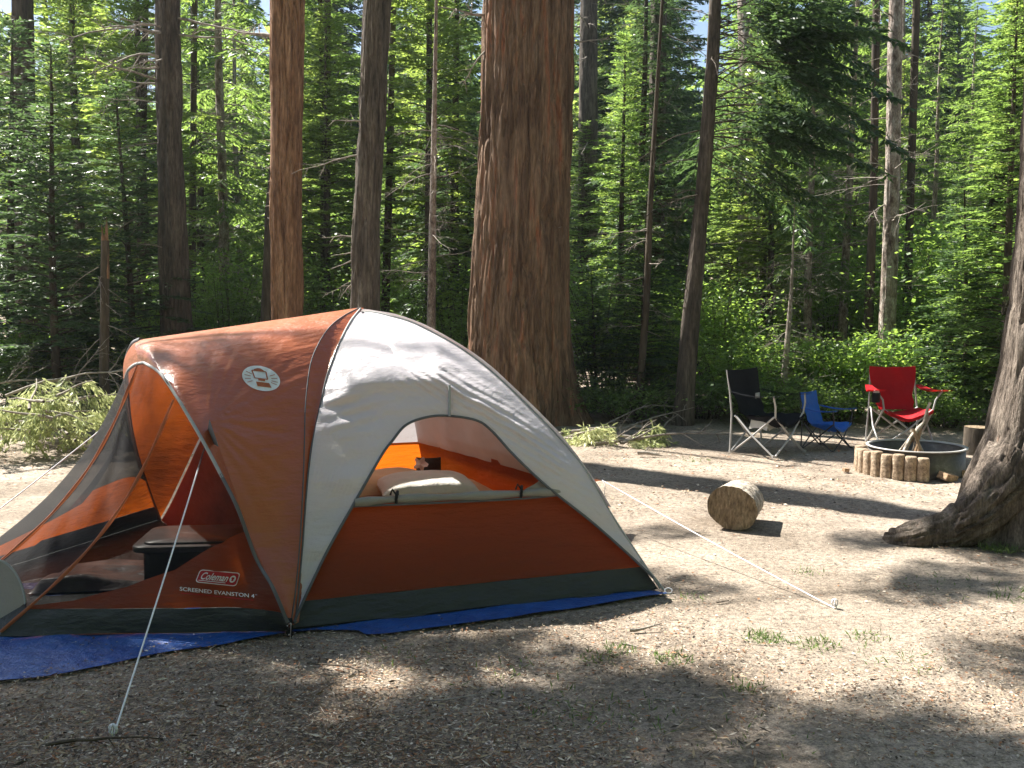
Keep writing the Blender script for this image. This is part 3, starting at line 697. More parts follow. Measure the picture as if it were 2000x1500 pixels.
brush('fallen cedar branch with yellow-green sprigs at the foot of the giant trunk', gspots(1090, 1220, 850, 872, 7, (.02, .14), (.35, .7)), 104, hang=.25)
brush('fallen leafy branch left of the black chair', gspots(1200, 1300, 860, 880, 4, (.02, .1), (.3, .6)), 105, hang=.25)
def bare(label, px, py, az, L, r, seed, el=.12, tw=8, D=None, z=.03):
    rg = np.random.default_rng(seed); p = G(px, py); o = thing('bare_branch', p, label, 'branch'); mb = MB()
    dead_branch(mb, p + [0, 0, z], (math.cos(az), math.sin(az), el), L, r, 2, 0, .35, rg, tw)
    V = mb.v
    for v in V: v[:, 2] = np.maximum(v[:, 2], .004 + .0 * v[:, 2])
    mb.build('branch', M['dead_wood'], o)
bare('long bare pale branch lying right of the tent toward the black chair', 1160, 872, -.12, 1.6, .020, 1)
bare('bare forked branch lying behind the tent peak corner', 1180, 850, .1, 1.3, .016, 2, .25)
bare('reddish short branch on the bright soil left of the black chair', 1245, 890, .15, .45, .022, 3, .05, 4)
bare('arching bare branch over the frond heap at the left', 15, 868, .15, 1.9, .018, 4, .25, 8, z=.55)
bare('thin bare shoot sticking up beside the snag', 128, 868, .9, 1.0, .011, 5, 1.4, 5, z=.5)
bare('grey tangle of dead twigs at the left edge', -60, 850, .1, 1.7, .015, 6, .35, 12, z=.6)
bare('pale leaning dead stick behind the left end of the fallen branch', 1150, 855, .5, 1.4, .012, 7, .6, 8)
bare('fallen grey log end among the bushes right of the giant trunk', 1230, 838, 0.1, 1.0, .035, 8, .12, 5)

# small twigs on the ground
TW = [(600, 1300, -.35, .42, .006, 'crooked thin twig on the shaded soil below the tent stake'), (830, 1372, -.2, .30, .004, 'straight grey twig on the shaded soil in the foreground'), (1230, 1236, .02, .17, .010, 'short thick stick on bright soil right of the blue tarp'),
      (1215, 1262, -.15, .12, .007, 'short stick just below the thick stick by the tarp'), (90, 1462, .12, .45, .008, 'long dark stick lying left of the front rope peg'), (1400, 1180, .5, .12, .005, 'small twig left of the right rope peg'),
      (1700, 1330, .1, .16, .004, 'thin dry twig in the right foreground'), (1280, 1370, .0, .12, .006, 'pale chip of wood in the middle foreground'), (640, 1215 + 120, -.9, .22, .005, 'bent twig under the tent front corner')]
for i, (px, py, az, L, r, lab) in enumerate(TW):
    p = G(px, py); o = thing('twig', p, lab, 'twig'); mb = MB(); dead_branch(mb, p + [0, 0, r + .004], (math.cos(az), math.sin(az), .0), L, r, 1, 0, 0, np.random.default_rng(i), 3)
    for v in mb.v: v[:, 2] = np.clip(v[:, 2], .002, .05)
    mb.build('twig', M['dead_wood'] if i in (2, 3, 7, 1) else M['bark_dark'], o)

# ---------------------------------------------------------------- litter and grass
def litter():
    rg = np.random.default_rng(2); mb = MB(); N = 210000
    px = rg.uniform(-500, 2500, N); py = 862 + (1620 - 862) * rg.uniform(0, 1, N)
    d = FWD[None] + np.stack([(px - 1000) / F, px * 0, px * 0], -1) + UPV[None] * ((750 - py) / F)[:, None]
    P = EYE + d * (-1.6 / d[:, 2])[:, None]
    nz = fbm(np.stack([P[:, 0] * 1.3, P[:, 1] * 1.3, 0 * px], -1), 3)
    foreg = np.clip((1300 - px) / 900, 0, 1) * np.clip((py - 1180) / 120, 0, 1)
    keep = rg.uniform(0, 1, N) < np.clip((nz - .38) * 4, .1, .75) * .6 + foreg * .95
    P = P[keep]; n = len(P)
    Dd = P[:, 1]; a = rg.uniform(0, 6.28, n); tp = rg.uniform(0, 1, n)
    ln = np.where(tp < .7, rg.uniform(.012, .042, n), rg.uniform(.008, .024, n)) * np.clip(Dd / 5, 1, 2.0)
    wd = np.where(tp < .7, rg.uniform(.002, .0045, n), rg.uniform(.005, .015, n)) * np.clip(Dd / 5, 1, 2.0)
    z = HTn(P) + rg.uniform(.003, .014, n); P[:, 2] = z
    dd = np.stack([np.cos(a), np.sin(a), rg.normal(0, .12, n)], -1)
    nr = np.array([0, 0, 1.]) + rg.normal(0, .3, (n, 3)); mat = rg.choice(5, n, p=[.30, .27, .16, .14, .13])
    for m in range(5):
        s = mat == m; kites(mb, P[s], dd[s], nr[s], ln[s], wd[s], m)
    # larger bark chips and leaves toward the shaded front
    n = 2600; cx = rg.uniform(-300, 1500, n); cy = 1240 + 340 * rg.uniform(0, 1, n) ** .8
    Q = np.array([G(a_, b_) for a_, b_ in zip(cx, cy) if b_ > np.interp(a_, [-300, 0, 300, 560, 1300, 1500], [1375, 1345, 1292, 1258, 1190, 1190])]); n = len(Q); Q[:, 2] = HTn(Q) + rg.uniform(.006, .02, n); a = rg.uniform(0, 6.28, n)
    dd = np.stack([np.cos(a), np.sin(a), rg.normal(0, .25, n)], -1); nr = np.array([0, 0, 1.]) + rg.normal(0, .45, (n, 3)); mat = rg.choice(5, n, p=[.28, .28, .22, .08, .14])
    for m in range(5):
        s = mat == m; k_ = s.sum(); kites(mb, Q[s], dd[s], nr[s], rg.uniform(.018, .055, k_), rg.uniform(.003, .012, k_), m)
    o = mb.build('needle_litter', LIT, smooth=False); tag(o, 'dry needles, chips and leaf litter scattered over the bare soil', 'leaf litter', kind='stuff')
def HTn(P):
    q = np.stack([P[:, 0], P[:, 1], P[:, 0] * 0], -1)
    Z = HT(P[:, 0], P[:, 1]) + (fbm(q * 7, 3) - .5) * .022 + (fbm(q * 1.1 + 5, 2) - .5) * .05
    site = np.clip(1.6 - np.hypot((P[:, 0] + 1.4) / 2.9, (P[:, 1] - 6.0) / 2.0), 0, 1)
    return Z * (1 - np.clip(site * 2, 0, 1)) 
litter()
def grass():
    rg = np.random.default_rng(6); mb = MB()
    spots = [(1490, 1248, .10, 170), (1590, 1262, .12, 120), (1310, 1290, .10, 120), (1210, 1272, .08, 80), (1165, 1288, .08, 70), (1460, 1345, .08, 60), (1700, 1248, .10, 60), (1950, 1075, .12, 300), (1925, 1060, .06, 80), (1990, 1062, .06, 150),
             (1120, 1390, .2, 90), (1240, 1400, .2, 80), (1000, 1330, .25, 60), (1350, 1170, .1, 30), (1580, 1120, .1, 40), (1360, 900, .15, 50), (1990, 1170, .15, 60), (1760, 1290, .2, 60), (800, 1290, .2, 40), (1870, 1150, .3, 50), (1450, 1430, .3, 60)]
    for px, py, r, n in spots:
        g = G(px, py); a = rg.uniform(0, 6.28, n); rr = r * rg.uniform(0, 1, n) ** .6; b = np.stack([g[0] + rr * np.cos(a), g[1] + rr * np.sin(a), 0 * a + .002], -1)
        hgt = rg.uniform(.015, .05, n) * (1.6 if px > 1900 else 1)
        d = np.array([0, 0, .8]) + rg.normal(0, .6, (n, 3)); d[:, 2] = np.abs(d[:, 2])
        kites(mb, b, d, rg.normal(0, 1, (n, 3)), hgt, rg.uniform(.003, .008, n))
    o = mb.build('grass', M['grass'], smooth=False); tag(o, 'sparse tufts of short green grass on the brown soil', 'grass', kind='stuff')
grass()
# ---------------------------------------------------------------- tent
A_, B_, D_ = G(565, 1240), G(1298, 1157), G(313, 1020)
C_ = B_ + D_ - A_; O_ = (A_ + C_) / 2; e1 = (B_ - A_) / 2; e2 = (D_ - A_) / 2
APX = O_ + np.array([-.10, 0, 0])
_Mi = np.linalg.inv(np.array([[e1[0], e2[0]], [e1[1], e2[1]]]))
s0, t0 = _Mi @ (APX - O_)[:2]
gm = [-.3, 0, .14, .243, .326, .394, .469, .541, .611, .682, .736, .785, .838, .892, .94, 1, 1.3]
gz = [1.46, 1.535, 1.50, 1.437, 1.36, 1.287, 1.19, 1.075, .955, .83, .71, .59, .43, .28, .14, 0, -.8]
_ms = np.linspace(-.3, 1.3, 161); _zs = np.interp(_ms, gm, gz); _zs[3:-3] = np.convolve(_zs, np.ones(7) / 7, 'valid')
def gprof(m): return np.interp(m, _ms, _zs)
def minv(z): return float(np.interp(z, _zs[::-1], _ms[::-1]))
def near_hit(px, py, off=.02):
    d = ray(px, py); Y = np.arange(3.9, 8.2, .004); P = EYE + d * (Y / d[1])[:, None]
    st = (P[:, :2] - O_[:2]) @ _Mi.T; m = (t0 - st[:, 1]) / (1 + t0); h = P[:, 2] - (gprof(m) + off)
    i = np.argmax(h < 0) if (h < 0).any() else int(np.argmin(h))
    return P[i]
uv = (B_ - A_) / np.linalg.norm(B_ - A_)
tent = thing('dome_tent', (O_[0], O_[1], 0), 'orange and grey dome tent with arched window and screened porch on a blue tarp', 'tent')
# --- near grey fly panel around the arched window
Lk_ = [(578, 1214), (580, 1202), (637, 1081), (693, 981), (745, 890), (767, 860), (793, 830), (832, 815), (875, 812), (931, 821), (962, 843), (1005, 890), (1070, 951), (1157, 1020), (1226, 1081), (1276, 1128)]
Uk_ = [(577, 1216), (580, 1190), (590, 1080), (600, 960), (612, 860), (624, 800), (640, 730), (664, 668), (704, 612), (775, 621), (832, 643), (918, 693), (1005, 767), (1126, 895), (1200, 1014), (1290, 1150)]
NC, NR = 220, 80
Lp = spline(Lk_, NC); Up = spline(Uk_, NC)
def brow(px, py):
    yc = np.interp(px, [560, 625, 700, 855, 960, 1090, 1200], [830, 800, 752, 742, 800, 900, 1000])
    amp = np.interp(px, [590, 680, 855, 980, 1120, 1180], [0, .09, .20, .11, .03, 0]); dy = py - yc
    return amp * (math.exp(-abs(dy) / 75) if dy > 0 else math.exp(-(dy / 80) ** 2))
P = np.zeros((NR, NC, 3))
for j in range(NC):
    for i in range(NR):
        f = i / (NR - 1); q = Lp[j] * (1 - f) + Up[j] * f
        sl_ = 1 - .0 * f
        h = near_hit(q[0], q[1], .03)
        d = ray(q[0], q[1]); d = d / np.linalg.norm(d)
        w1 = fbm([q[0] * .012 + q[1] * .004, q[1] * .03, 1.], 3) - .5
        e_ = math.sin(PI * f) ** .5
        w2 = .016 * math.sin((q[1] + .25 * (q[0] - 630)) / 26 * 2 * PI) * math.exp(-((q[0] - 655) / 65) ** 2) * math.exp(-((q[1] - 800) / 38) ** 2)
        t_ = (q[0] - 855) * .50 - (q[1] - 742) * .86; w3 = .009 * math.sin(t_ / 13 * 2 * PI + 3 * vnoise(np.array([q[0] * .02, q[1] * .02, 0]))) * math.exp(-((t_ + 8) / 45) ** 2) * (1 if q[0] > 790 else math.exp(-((q[0] - 790) / 40) ** 2))
        P[i, j] = h - d * (brow(q[0], q[1]) + (w1 * .05 + w2 + w3) * e_)
nBP = np.cross(APX - B_, [0, 0, 1.]); TOP = APX + [0, 0, 1.565]; pend = []
_S2k = [(577, 1216), (581, 1180), (590, 1080), (599, 960), (606, 890), (613, 850), (628, 780), (640, 730), (664, 668), (684, 632), (704, 613)]
_S2p = spline(_S2k, 90); _S2 = np.array([near_hit(*q, .03) for q in _S2p]); _wt = np.clip((np.linspace(0, 1, 90) - .75) / .25, 0, 1)[:, None] ** 2; _S2 = _S2 + _wt * (TOP + [.01, 0, -.005] - _S2[-1])
for j in range(NC):
    if Up[j][0] > 704:
        dl = WP(Up[j][0], Up[j][1], B_, nBP) - P[-1, j]
        for i in range(NR): P[i, j] += dl * (i / (NR - 1)) ** 3
    elif Up[j][1] < 800: pend.append(j)
for j in pend:
    tgt = np.array([np.interp(-Up[j][1], -_S2p[:, 1], _S2[:, c]) for c in range(3)]); dl = tgt - P[-1, j]
    for i in range(NR): P[i, j] += dl * (i / (NR - 1)) ** 2
# smooth depth
for _ in range(3):
    P[1:-1, 1:-1] = .5 * P[1:-1, 1:-1] + .125 * (P[:-2, 1:-1] + P[2:, 1:-1] + P[1:-1, :-2] + P[1:-1, 2:])
mb = MB(); mb.grid(P); g1 = mb.build('fly_panel', M['fly_grey'], tent); g1['label'] = 'pale grey fly panel arching round the open window'
mb = MB(); mb.tube(P[0] - np.array([0, .006, 0]), .0075, 6); mb.build('window_piping', M['trim_grey'], tent)
mb = MB(); mb.tube(P[-1, 103:] + np.array([0, 0, .002]), .006, 6); mb.build('fly_seam', M['trim_light'], tent)
# brow pole sleeve
mb = MB(); pt = [near_hit(878, y, .03) - ray(878, y) / np.linalg.norm(ray(878, y)) * (brow(878, y) + .012) for y in (752, 775, 795, 813)]
mb.tube(np.array(pt), .008, 6); mb.build('brow_sleeve', M['trim_light'], tent)

def fan(side, m0, m1, a0=-1, a1=1, off=0., scale=1., n=40, k=26, wr=.012, seed=0, curve=None):
    R = []
    for m in np.linspace(m0, m1, k):
        row = []
        for a in np.linspace(a0, a1, n):
            st = {'near': (a, -1), 'far': (a, 1), 'rear': (1, a), 'door': (-1, a)}[side]
            e = O_ + e1 * st[0] + e2 * st[1]; p = APX + (e - APX) * m * scale; 
            p = np.array([p[0], p[1], float(gprof(m)) + off])
            x = fbm([a * 1.5 + seed, m * 6, a * 5 * m], 3) - .5; p = p + (e - APX) / np.linalg.norm(e - APX) * x * wr * 2
            p[2] = max(p[2], .016); row.append(p)
        R.append(row)
    return np.array(R)
mS, mB = minv(.565), minv(.13)
def walls(name, mat, lab=None, **k):
    mb = MB(); mb.grid(fan(**k)); o = mb.build(name, M[mat], tent)
    if lab: o['label'] = lab
    return o
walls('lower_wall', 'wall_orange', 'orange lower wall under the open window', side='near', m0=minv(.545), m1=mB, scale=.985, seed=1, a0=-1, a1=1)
walls('floor_band', 'floor_green', 'dark green floor band under the window wall', side='near', m0=mB, m1=.999, scale=.987, seed=2, wr=.02)
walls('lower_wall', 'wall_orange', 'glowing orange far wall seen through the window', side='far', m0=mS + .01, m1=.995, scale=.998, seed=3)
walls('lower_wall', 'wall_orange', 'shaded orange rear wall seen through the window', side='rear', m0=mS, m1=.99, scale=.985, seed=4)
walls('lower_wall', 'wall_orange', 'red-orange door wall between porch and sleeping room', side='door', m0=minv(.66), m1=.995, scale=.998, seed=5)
walls('rear_fly', 'fly_grey', None, side='rear', m0=.0, m1=minv(.42), seed=6, wr=.02, a0=-1, a1=1, off=.028)
walls('far_fly', 'fly_grey', None, side='far', m0=.0, m1=minv(.50), seed=7, off=.028)
walls('rear_net_wall', 'net_light', None, side='rear', m0=minv(1.25), m1=mS + .01, seed=8, scale=.975, wr=.03)
walls('door_net_wall', 'net_light', None, side='door', m0=minv(1.3), m1=minv(.64), seed=9, scale=.99, wr=.02)
# rolled window flap with two ties and a loose grey corner
def near_wall_pt(px, py, off=.0): return near_hit(px, py, off)
sill = [near_hit(x, y, .035) for x, y in [(692, 982), (775, 975), (880, 971), (1018, 964), (1100, 960)]]
mb = MB(); cp = spline(sill, 60); rr = .022 + .004 * np.sin(np.linspace(0, 23, 60)); mb.tube(cp, rr, 10); 
mb.build('rolled_window_flap', M['roll_grey'], tent)
mb = MB(); mb.tube(spline([near_hit(x, y, .04) for x, y in [(690, 989), (880, 981), (1018, 974), (1102, 966)]], 30), .006, 5); mb.build('sill_piping', M['trim_grey'], tent)
for x, y in [(775, 972), (1018, 961)]:
    c = near_hit(x, y, .035); mb = MB(); th = np.linspace(0, 2 * PI, 16); ring = c + np.stack([.010 * np.sin(th) * .3, np.cos(th) * .027, np.sin(th) * .032], -1)
    mb.tube(ring, .009, 5); mb.tube(np.array([c + [0, -.02, .02], c + [-.02, -.03, .05], c + [-.03, -.03, .02]]), .006, 5); mb.build('flap_tie', M['black'], tent)
mb = MB(); tri = [near_hit(1022, 958, .02), near_hit(1062, 934, .02), near_hit(1100, 958, .02)]
mb.grid(np.array([[tri[0] * (1 - u) * (1 - v) + tri[1] * u * (1 - v) + (tri[0] * (1 - u) + tri[2] * u) * v + [0, .01 * math.sin(9 * u), 0] for u in np.linspace(0, 1, 10)] for v in np.linspace(0, 1, 8)])); mb.build('loose_flap_corner', M['roll_grey'], tent)
# exposed pole at the far right corner
mb = MB(); mb.tube(np.array([near_hit(1250, 1095, .03), WZ(1280, 1130, .07), B_ + [0.0, 0, .01]]), .006, 6); mb.build('corner_pole', M['trim_light'], tent)

# --- hoop of the porch
APH = W(275, 663, 5.81)
nH = np.cross(D_ - A_, APH - A_); nH /= np.linalg.norm(nH)
APH2 = APH - uv * .12; nH2 = np.cross(D_ - A_, APH2 - A_); nH2 /= np.linalg.norm(nH2)
def hoop(px, py): return WP(px, py, A_, nH)
def hem(px, py): return WP(px, py, A_, nH2)
C1k = [(565, 1226), (530, 1140), (490, 1050), (455, 950), (430, 880), (408, 822), (385, 775), (360, 730), (330, 692), (302, 670), (276, 663)]
F1k = [(568, 1222), (578, 1150), (586, 1060), (592, 950), (595, 860), (597, 790), (606, 715), (622, 672), (645, 638), (672, 620), (700, 612)]
S2k = [(577, 1216), (581, 1180), (590, 1080), (599, 960), (606, 890), (613, 850), (628, 780), (640, 730), (664, 668), (684, 632), (704, 613)]
n = 150
C1 = np.array([hoop(*q) for q in spline(C1k, n)]); F1 = np.array([near_hit(*q, .05) for q in spline(F1k, n)]); S2 = np.array([near_hit(*q, .03) for q in spline(S2k, n)])
wt = np.clip((np.linspace(0, 1, n) - .75) / .25, 0, 1)[:, None] ** 2
F1 = F1 + wt * (TOP - F1[-1]); S2 = S2 + wt * (TOP + [.01, 0, -.005] - S2[-1])
k = 70; P = np.zeros((k, n, 3)); nrm0 = np.array([0, -1., .4]) / math.hypot(1, .4)
for i in range(k):
    u = i / (k - 1)
    for j in range(n):
        v = j / (n - 1); p = C1[j] * (1 - u) + F1[j] * u
        # tension creases radiating from the guy patch, slight hollow
        dx = np.linalg.norm(p - C1[int(n * .5)]); ang = math.atan2(p[2] - C1[int(n * .5)][2], p[0] - C1[int(n * .5)][0])
        cr = .040 * (vnoise(np.array([ang * 11, 0, dx * 2])) - .5) * min(1, dx / .12) * math.exp(-dx / .35) * math.sin(PI * u) ** .4
        p = p - nrm0 * (.05 * math.sin(PI * u) * math.sin(PI * min(1, v * 1.05)) ) + nrm0 * (cr + .016 * (fbm([p[0] * 2.5, p[1] * 2, p[2] * 7], 3) - .5) * math.sin(PI * u) ** .5)
        P[i, j] = p
mb = MB(); mb.grid(P); of = mb.build('fly_panel', M['fly_orange'], tent); of['label'] = 'orange fly panel with the round emblem'
OFV = P.copy()
mb = MB(); mb.grid(np.array([F1 * (1 - u) + S2 * u + np.array([0.02, .03, 0]) * math.sin(PI * u) for u in np.linspace(0, 1, 10)])); o = mb.build('fly_ridge_strip', M['fly_orange'], tent)
mb = MB(); mb.tube(F1 - [0, .004, 0], .0035, 5); mb.tube(S2 - [0, .004, 0], .0045, 5); mb.build('pole_seam', M['trim_grey'], tent)
# far side orange fly: far hoop leg to the pole from peak to far corner
C2k = [(276, 663), (262, 670), (252, 688), (248, 715), (249, 760), (256, 830), (272, 900), (290, 955), (313, 1016)]
C2 = np.array([hoop(*q) for q in spline(C2k, 60)])
R2 = []
for m in np.linspace(0.02, 1, 60):
    p = APX + (D_ - APX) * m; R2.append([p[0], p[1], float(gprof(m)) + .03])
R2 = np.array(R2)
mb = MB(); mb.grid(np.array([C2 * (1 - u) + R2 * u + np.array([-.02, .02, -.045]) * math.sin(PI * u) * np.sin(np.linspace(0, PI, 60))[:, None] for u in np.linspace(0, 1, 24)])); o = mb.build('fly_panel', M['wall_orange'], tent); o['label'] = 'sunlit orange fly panel on the far side of the porch'
mb = MB(); mb.tube(C2 + [0, -.01, 0], .014, 6); mb.build('porch_pole', M['trim_grey'], tent)
# roof strip joining the two fly panels is closed by their shared ridge line; valance of the hood
Hk = [(562, 1216), (532, 1146), (500, 1090), (465, 995), (434, 932), (400, 868), (364, 806), (345, 775), (312, 728), (281, 708)]
Hn = np.array([hem(*q) for q in spline(Hk, n)])
mb = MB(); mb.grid(np.array([C1 * (1 - u) + Hn * u + np.array([-.03, -.03, .02]) * math.sin(PI * u) * np.linspace(0, 1, n)[:, None] for u in np.linspace(0, 1, 10)])); mb.build('hood_valance', M['fly_orange'], tent)
H2k = [(281, 708), (262, 713), (247, 730), (247, 760), (256, 830), (272, 900), (290, 955), (313, 1018)]
Hf = np.array([hem(*q) for q in spline(H2k, 60)])
mb = MB(); mb.grid(np.array([C2 * (1 - u) + Hf * u + np.array([-.02, -.0, .02]) * math.sin(PI * u) for u in np.linspace(0, 1, 8)])); mb.build('hood_valance', M['fly_orange'], tent)
mb = MB(); mb.tube(np.vstack([Hn[66:], Hf[1:24]]), .009, 6); mb.build('hood_piping', M['trim_light'], tent)
mb = MB(); mb.tube(Hn[:69], .009, 6); mb.build('door_pole_sleeve', M['trim_grey'], tent)
# --- screened porch
E_ = G(-5, 1250); F_ = np.array([-3.23, 5.29, 0])
hk = [(562, 1216), (532, 1146), (500, 1090), (465, 995), (434, 932), (400, 868), (364, 806), (345, 775), (315, 730), (281, 708), (262, 713), (247, 730), (249, 790), (262, 860), (285, 940), (313, 1018)]
lam = lambda a, b, t: a * (1 - t) + b * t
gk = [lam(A_, E_, t) for t in (0, .14, .28, .43, .57, .71, .86, 1)] + [lam(E_, F_, t) for t in (.33, .6, .8, 1)] + [lam(F_, D_, t) for t in (.2, .45, .72, 1)]
r2k = [1, 1, 1, .84, .42, .26, .16, .13, .12, .12, .12, .13, .33, .62, 1, 1]
NT = 151; ti = np.linspace(0, 15, NT)
hp = np.array([hem(*q) for q in hk]); HT_ = spline(hp, NT); GT_ = np.stack([np.interp(ti, range(16), np.array(gk)[:, c]) for c in range(3)], -1)
GT_[:, 2] = .02
r2 = np.interp(ti, [0, 2.55, 3] + list(range(4, 16)), [1, 1, .74] + r2k[4:]); r1 = np.clip(.13 / np.maximum(HT_[:, 2], .01), 0, 1); r1 = np.minimum(r1, r2)
def porch(j, r):
    a, b = GT_[j], HT_[j]; p = lam(a, b, r); c = APX - p; c[2] = 0; c /= np.linalg.norm(c)
    L = np.linalg.norm(b - a)
    return p + (c * .15 * L / 1.6 + np.array([0, 0, -.06 * L / 1.6])) * math.sin(PI * r) * (1 if 60 < j < 125 else .5 if j >= 125 else min(1, j / 60 + .1))
def strip(ra, rb_, j0, j1, nr, name, mat, lab=None, wob=0, seed=0):
    P = np.array([[porch(j, lam(ra[j], rb_[j], u)) for j in range(j0, j1)] for u in np.linspace(0, 1, nr)])
    if wob:
        x = fbm(P * [3, 3, 9] + seed, 3) - .5; P = P + np.array([.5, -1, 0.]) * (x * wob)[..., None]; P[..., 2] = np.maximum(P[..., 2], .016)
    mb = MB(); mb.grid(P); o = mb.build(name, M[mat], tent)
    if lab: o['label'] = lab
    return P
one = np.ones(NT); zero = np.zeros(NT)
strip(zero, r1, 0, 71, 8, 'floor_band', 'floor_green', 'dark green floor band of the near side of the porch', .05)
strip(zero, r1, 70, 111, 8, 'floor_band', 'floor_green', 'dark floor band of the porch front', .04)
strip(zero, r1, 110, NT, 8, 'floor_band', 'floor_green', 'dark floor band of the far side of the porch', .04)
PW = strip(r1, r2, 0, 71, 14, 'porch_wall', 'wall_orange_shaded', 'orange porch wall carrying the badge, its shade painted in brown', .012, 5)
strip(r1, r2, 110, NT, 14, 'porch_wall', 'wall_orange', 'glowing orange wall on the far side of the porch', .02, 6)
strip(r2, one, 20, 71, 30, 'screen_panel', 'net', 'dark netting on the near side of the porch', .015, 7)
strip(r1, one, 70, 96, 30, 'screen_panel', 'net', 'dark netting door panel at the porch front', .02, 8)
strip(r1, one, 95, 111, 30, 'screen_panel', 'net', 'dark netting panel left of the long zip', .02, 9)
strip(r2, one, 110, NT - 8, 30, 'screen_panel', 'net', 'dark netting on the far side of the porch', .02, 10)
def rib(j, r0, r1_, w, mat, name='zip_strip', bulge=0):
    pts = np.array([porch(j, r) + [-.006, -.008, 0] for r in np.linspace(r0, r1_, 40)])
    mb = MB(); t = np.gradient(pts, axis=0); t /= np.linalg.norm(t, axis=1)[:, None]; s = np.cross(t, [0.3, -1., .2]); s /= np.linalg.norm(s, axis=1)[:, None]
    wv = w * (1 + .25 * np.sin(np.linspace(0, 30, 40)))[:, None]
    mb.grid(np.array([pts - s * wv, pts + [0, -.008, 0], pts + s * wv])); mb.build(name, M[mat], tent)
rib(70, .02, .99, .0075, 'zip_orange'); rib(93, .05, .99, .007, 'zip_orange')
# grey reinforced toe of the door
fl = [(-120, 1105), (-40, 1092), (5, 1096), (32, 1122), (47, 1160), (48, 1190), (30, 1222), (-8, 1246)]
ct = W(-60, 1190, 4.84); edge = spline([W(x, y, 4.70 + .10 * (1250 - y) / 150) for x, y in fl], 30)
mb = MB(); mb.grid(np.array([[ct * (1 - u) + p * u + np.array([0, -.05, 0]) * (1 - u * u) + np.array([0, .02, 0]) * (vnoise(p * 9 + u * 5) - .5) * (1 - u) for p in edge] for u in np.linspace(.02, 1, 12)])); mb.build('door_toe', M['roll_grey'], tent)
mb = MB(); mb.tube(edge, .006, 5); mb.build('door_piping', M['trim_light'], tent)
# floors
mb = MB(); mb.grid(np.array([[lam(lam(A_, B_, u), lam(D_, C_, u), v) * [1, 1, 0] + [0, 0, .022] for u in np.linspace(.01, .99, 20)] for v in np.linspace(.01, .99, 20)])); mb.build('floor', M['floor_green'], tent)
mb = MB(); mb.grid(np.array([lam(A_, D_, 1.0) * 0 + lam(lam(A_, E_, .98), lam(D_, F_, .98), v)[None] * u + lam(A_, D_, v)[None] * (1 - u) for v in np.linspace(0.01, .99, 20) for u in [0]]).reshape(20, 1, 3) + np.zeros((1, 12, 1)) if False else np.array([[lam(lam(A_, D_, v), lam(E_, F_, v), u) * [1, 1, 0] + [0, 0, .018] for u in np.linspace(0, 1, 14)] for v in np.linspace(0, 1.012, 14)])); mb.build('porch_floor', M['floor_green'], tent)
# rear awning
aw = W(1176, 938, 7.0); q1 = APX + (lam(B_, C_, .18) - APX) * minv(.6); q2 = APX + (lam(B_, C_, .8) - APX) * minv(.6); q1[2] = q2[2] = .62
mb = MB(); mb.grid(np.array([[lam(q1, q2, u) * (1 - v) + aw * v + [0, 0, -.05 * math.sin(PI * v)] for u in np.linspace(0, 1, 12)] for v in np.linspace(0, .98, 12)])); mb.build('rear_awning', M['fly_orange'], tent)
# guy patch
gp = [hoop(409, 812), hoop(403, 853), hoop(427, 866)]; off = np.array([.03, -.10, -.003])
mb = MB(); mb.add([gp[0] + off, gp[1] + off, gp[2] + off], [[0, 1, 2]]); mb.build('guy_patch', M['trim_grey'], tent)
# foot webbing
mb = MB(); f0 = W(566, 1216, A_[1] - .02); mb.box((f0 + A_ + [0, -.02, 0]) / 2, [.016, .006, .055]); mb.build('corner_webbing', M['black'], tent)

# --- printed marks
def bvh_of(P):
    n, m = P.shape[:2]; V = [Vector(p) for p in P.reshape(-1, 3)]; idx = np.arange(n * m).reshape(n, m)
    q = np.stack([idx[:-1, :-1], idx[:-1, 1:], idx[1:, 1:], idx[1:, :-1]], -1).reshape(-1, 4); return BVHTree.FromPolygons(V, q.tolist())
def proj(bvh, pts, off):
    R = []
    for x, y in pts:
        d = Vector(ray(x, y)).normalized(); h = bvh.ray_cast(Vector(EYE), d)
        p = h[0] if h[0] is not None else Vector(EYE) + d * 5
        R.append(np.array(p - d * off))
    return np.array(R)
def dpoly(mb, bvh, ring, off, rings=3):
    ring = np.array(ring, float); c = ring.mean(0); n = len(ring); P = np.array([proj(bvh, c + (ring - c) * s, off) for s in np.linspace(.02, 1, rings)])
    mb.grid(P, 0, True)
bF = bvh_of(OFV); bW = bvh_of(PW)
cx, cy = 510, 739
def E2(u, v): # emblem coords -1..1, tilted ellipse
    return (cx + 37 * u + 3 * v, cy + 24.5 * v + 4.5 * u)
mb = MB(); dpoly(mb, bF, [E2(math.cos(a), math.sin(a)) for a in np.linspace(0, 2 * PI, 48, endpoint=False)], .005, 8); em = mb.build('emblem', M['logo_white'], tent); em['label'] = 'round white emblem with a lantern'
mb = MB()
def ep(pts, off=.009): dpoly(mb, bF, [E2(u, v) for u, v in pts], off, 3)
def dens_(pts, m=5):
    r = []
    for i in range(len(pts)):
        a = np.array(pts[i]); b = np.array(pts[(i + 1) % len(pts)]); r += [tuple(a + (b - a) * t / m) for t in range(m)]
    return r
ep(dens_([(-.36, -.62), (-.28, -.72), (-.12, -.80), (.04, -.80), (.16, -.70), (.22, -.60)]))
for a, b in (((-.44, -.58), (.30, -.58)), ((-.44, -.58), (-.34, .02)), ((.30, -.58), (.34, .02)), ((-.34, .02), (.34, .02))):
    dx, dy = b[0] - a[0], b[1] - a[1]; L = math.hypot(dx, dy); nx, ny = -dy / L * .035, dx / L * .035
    ep(dens_([(a[0] - nx, a[1] - ny), (b[0] - nx, b[1] - ny), (b[0] + nx, b[1] + ny), (a[0] + nx, a[1] + ny)]))
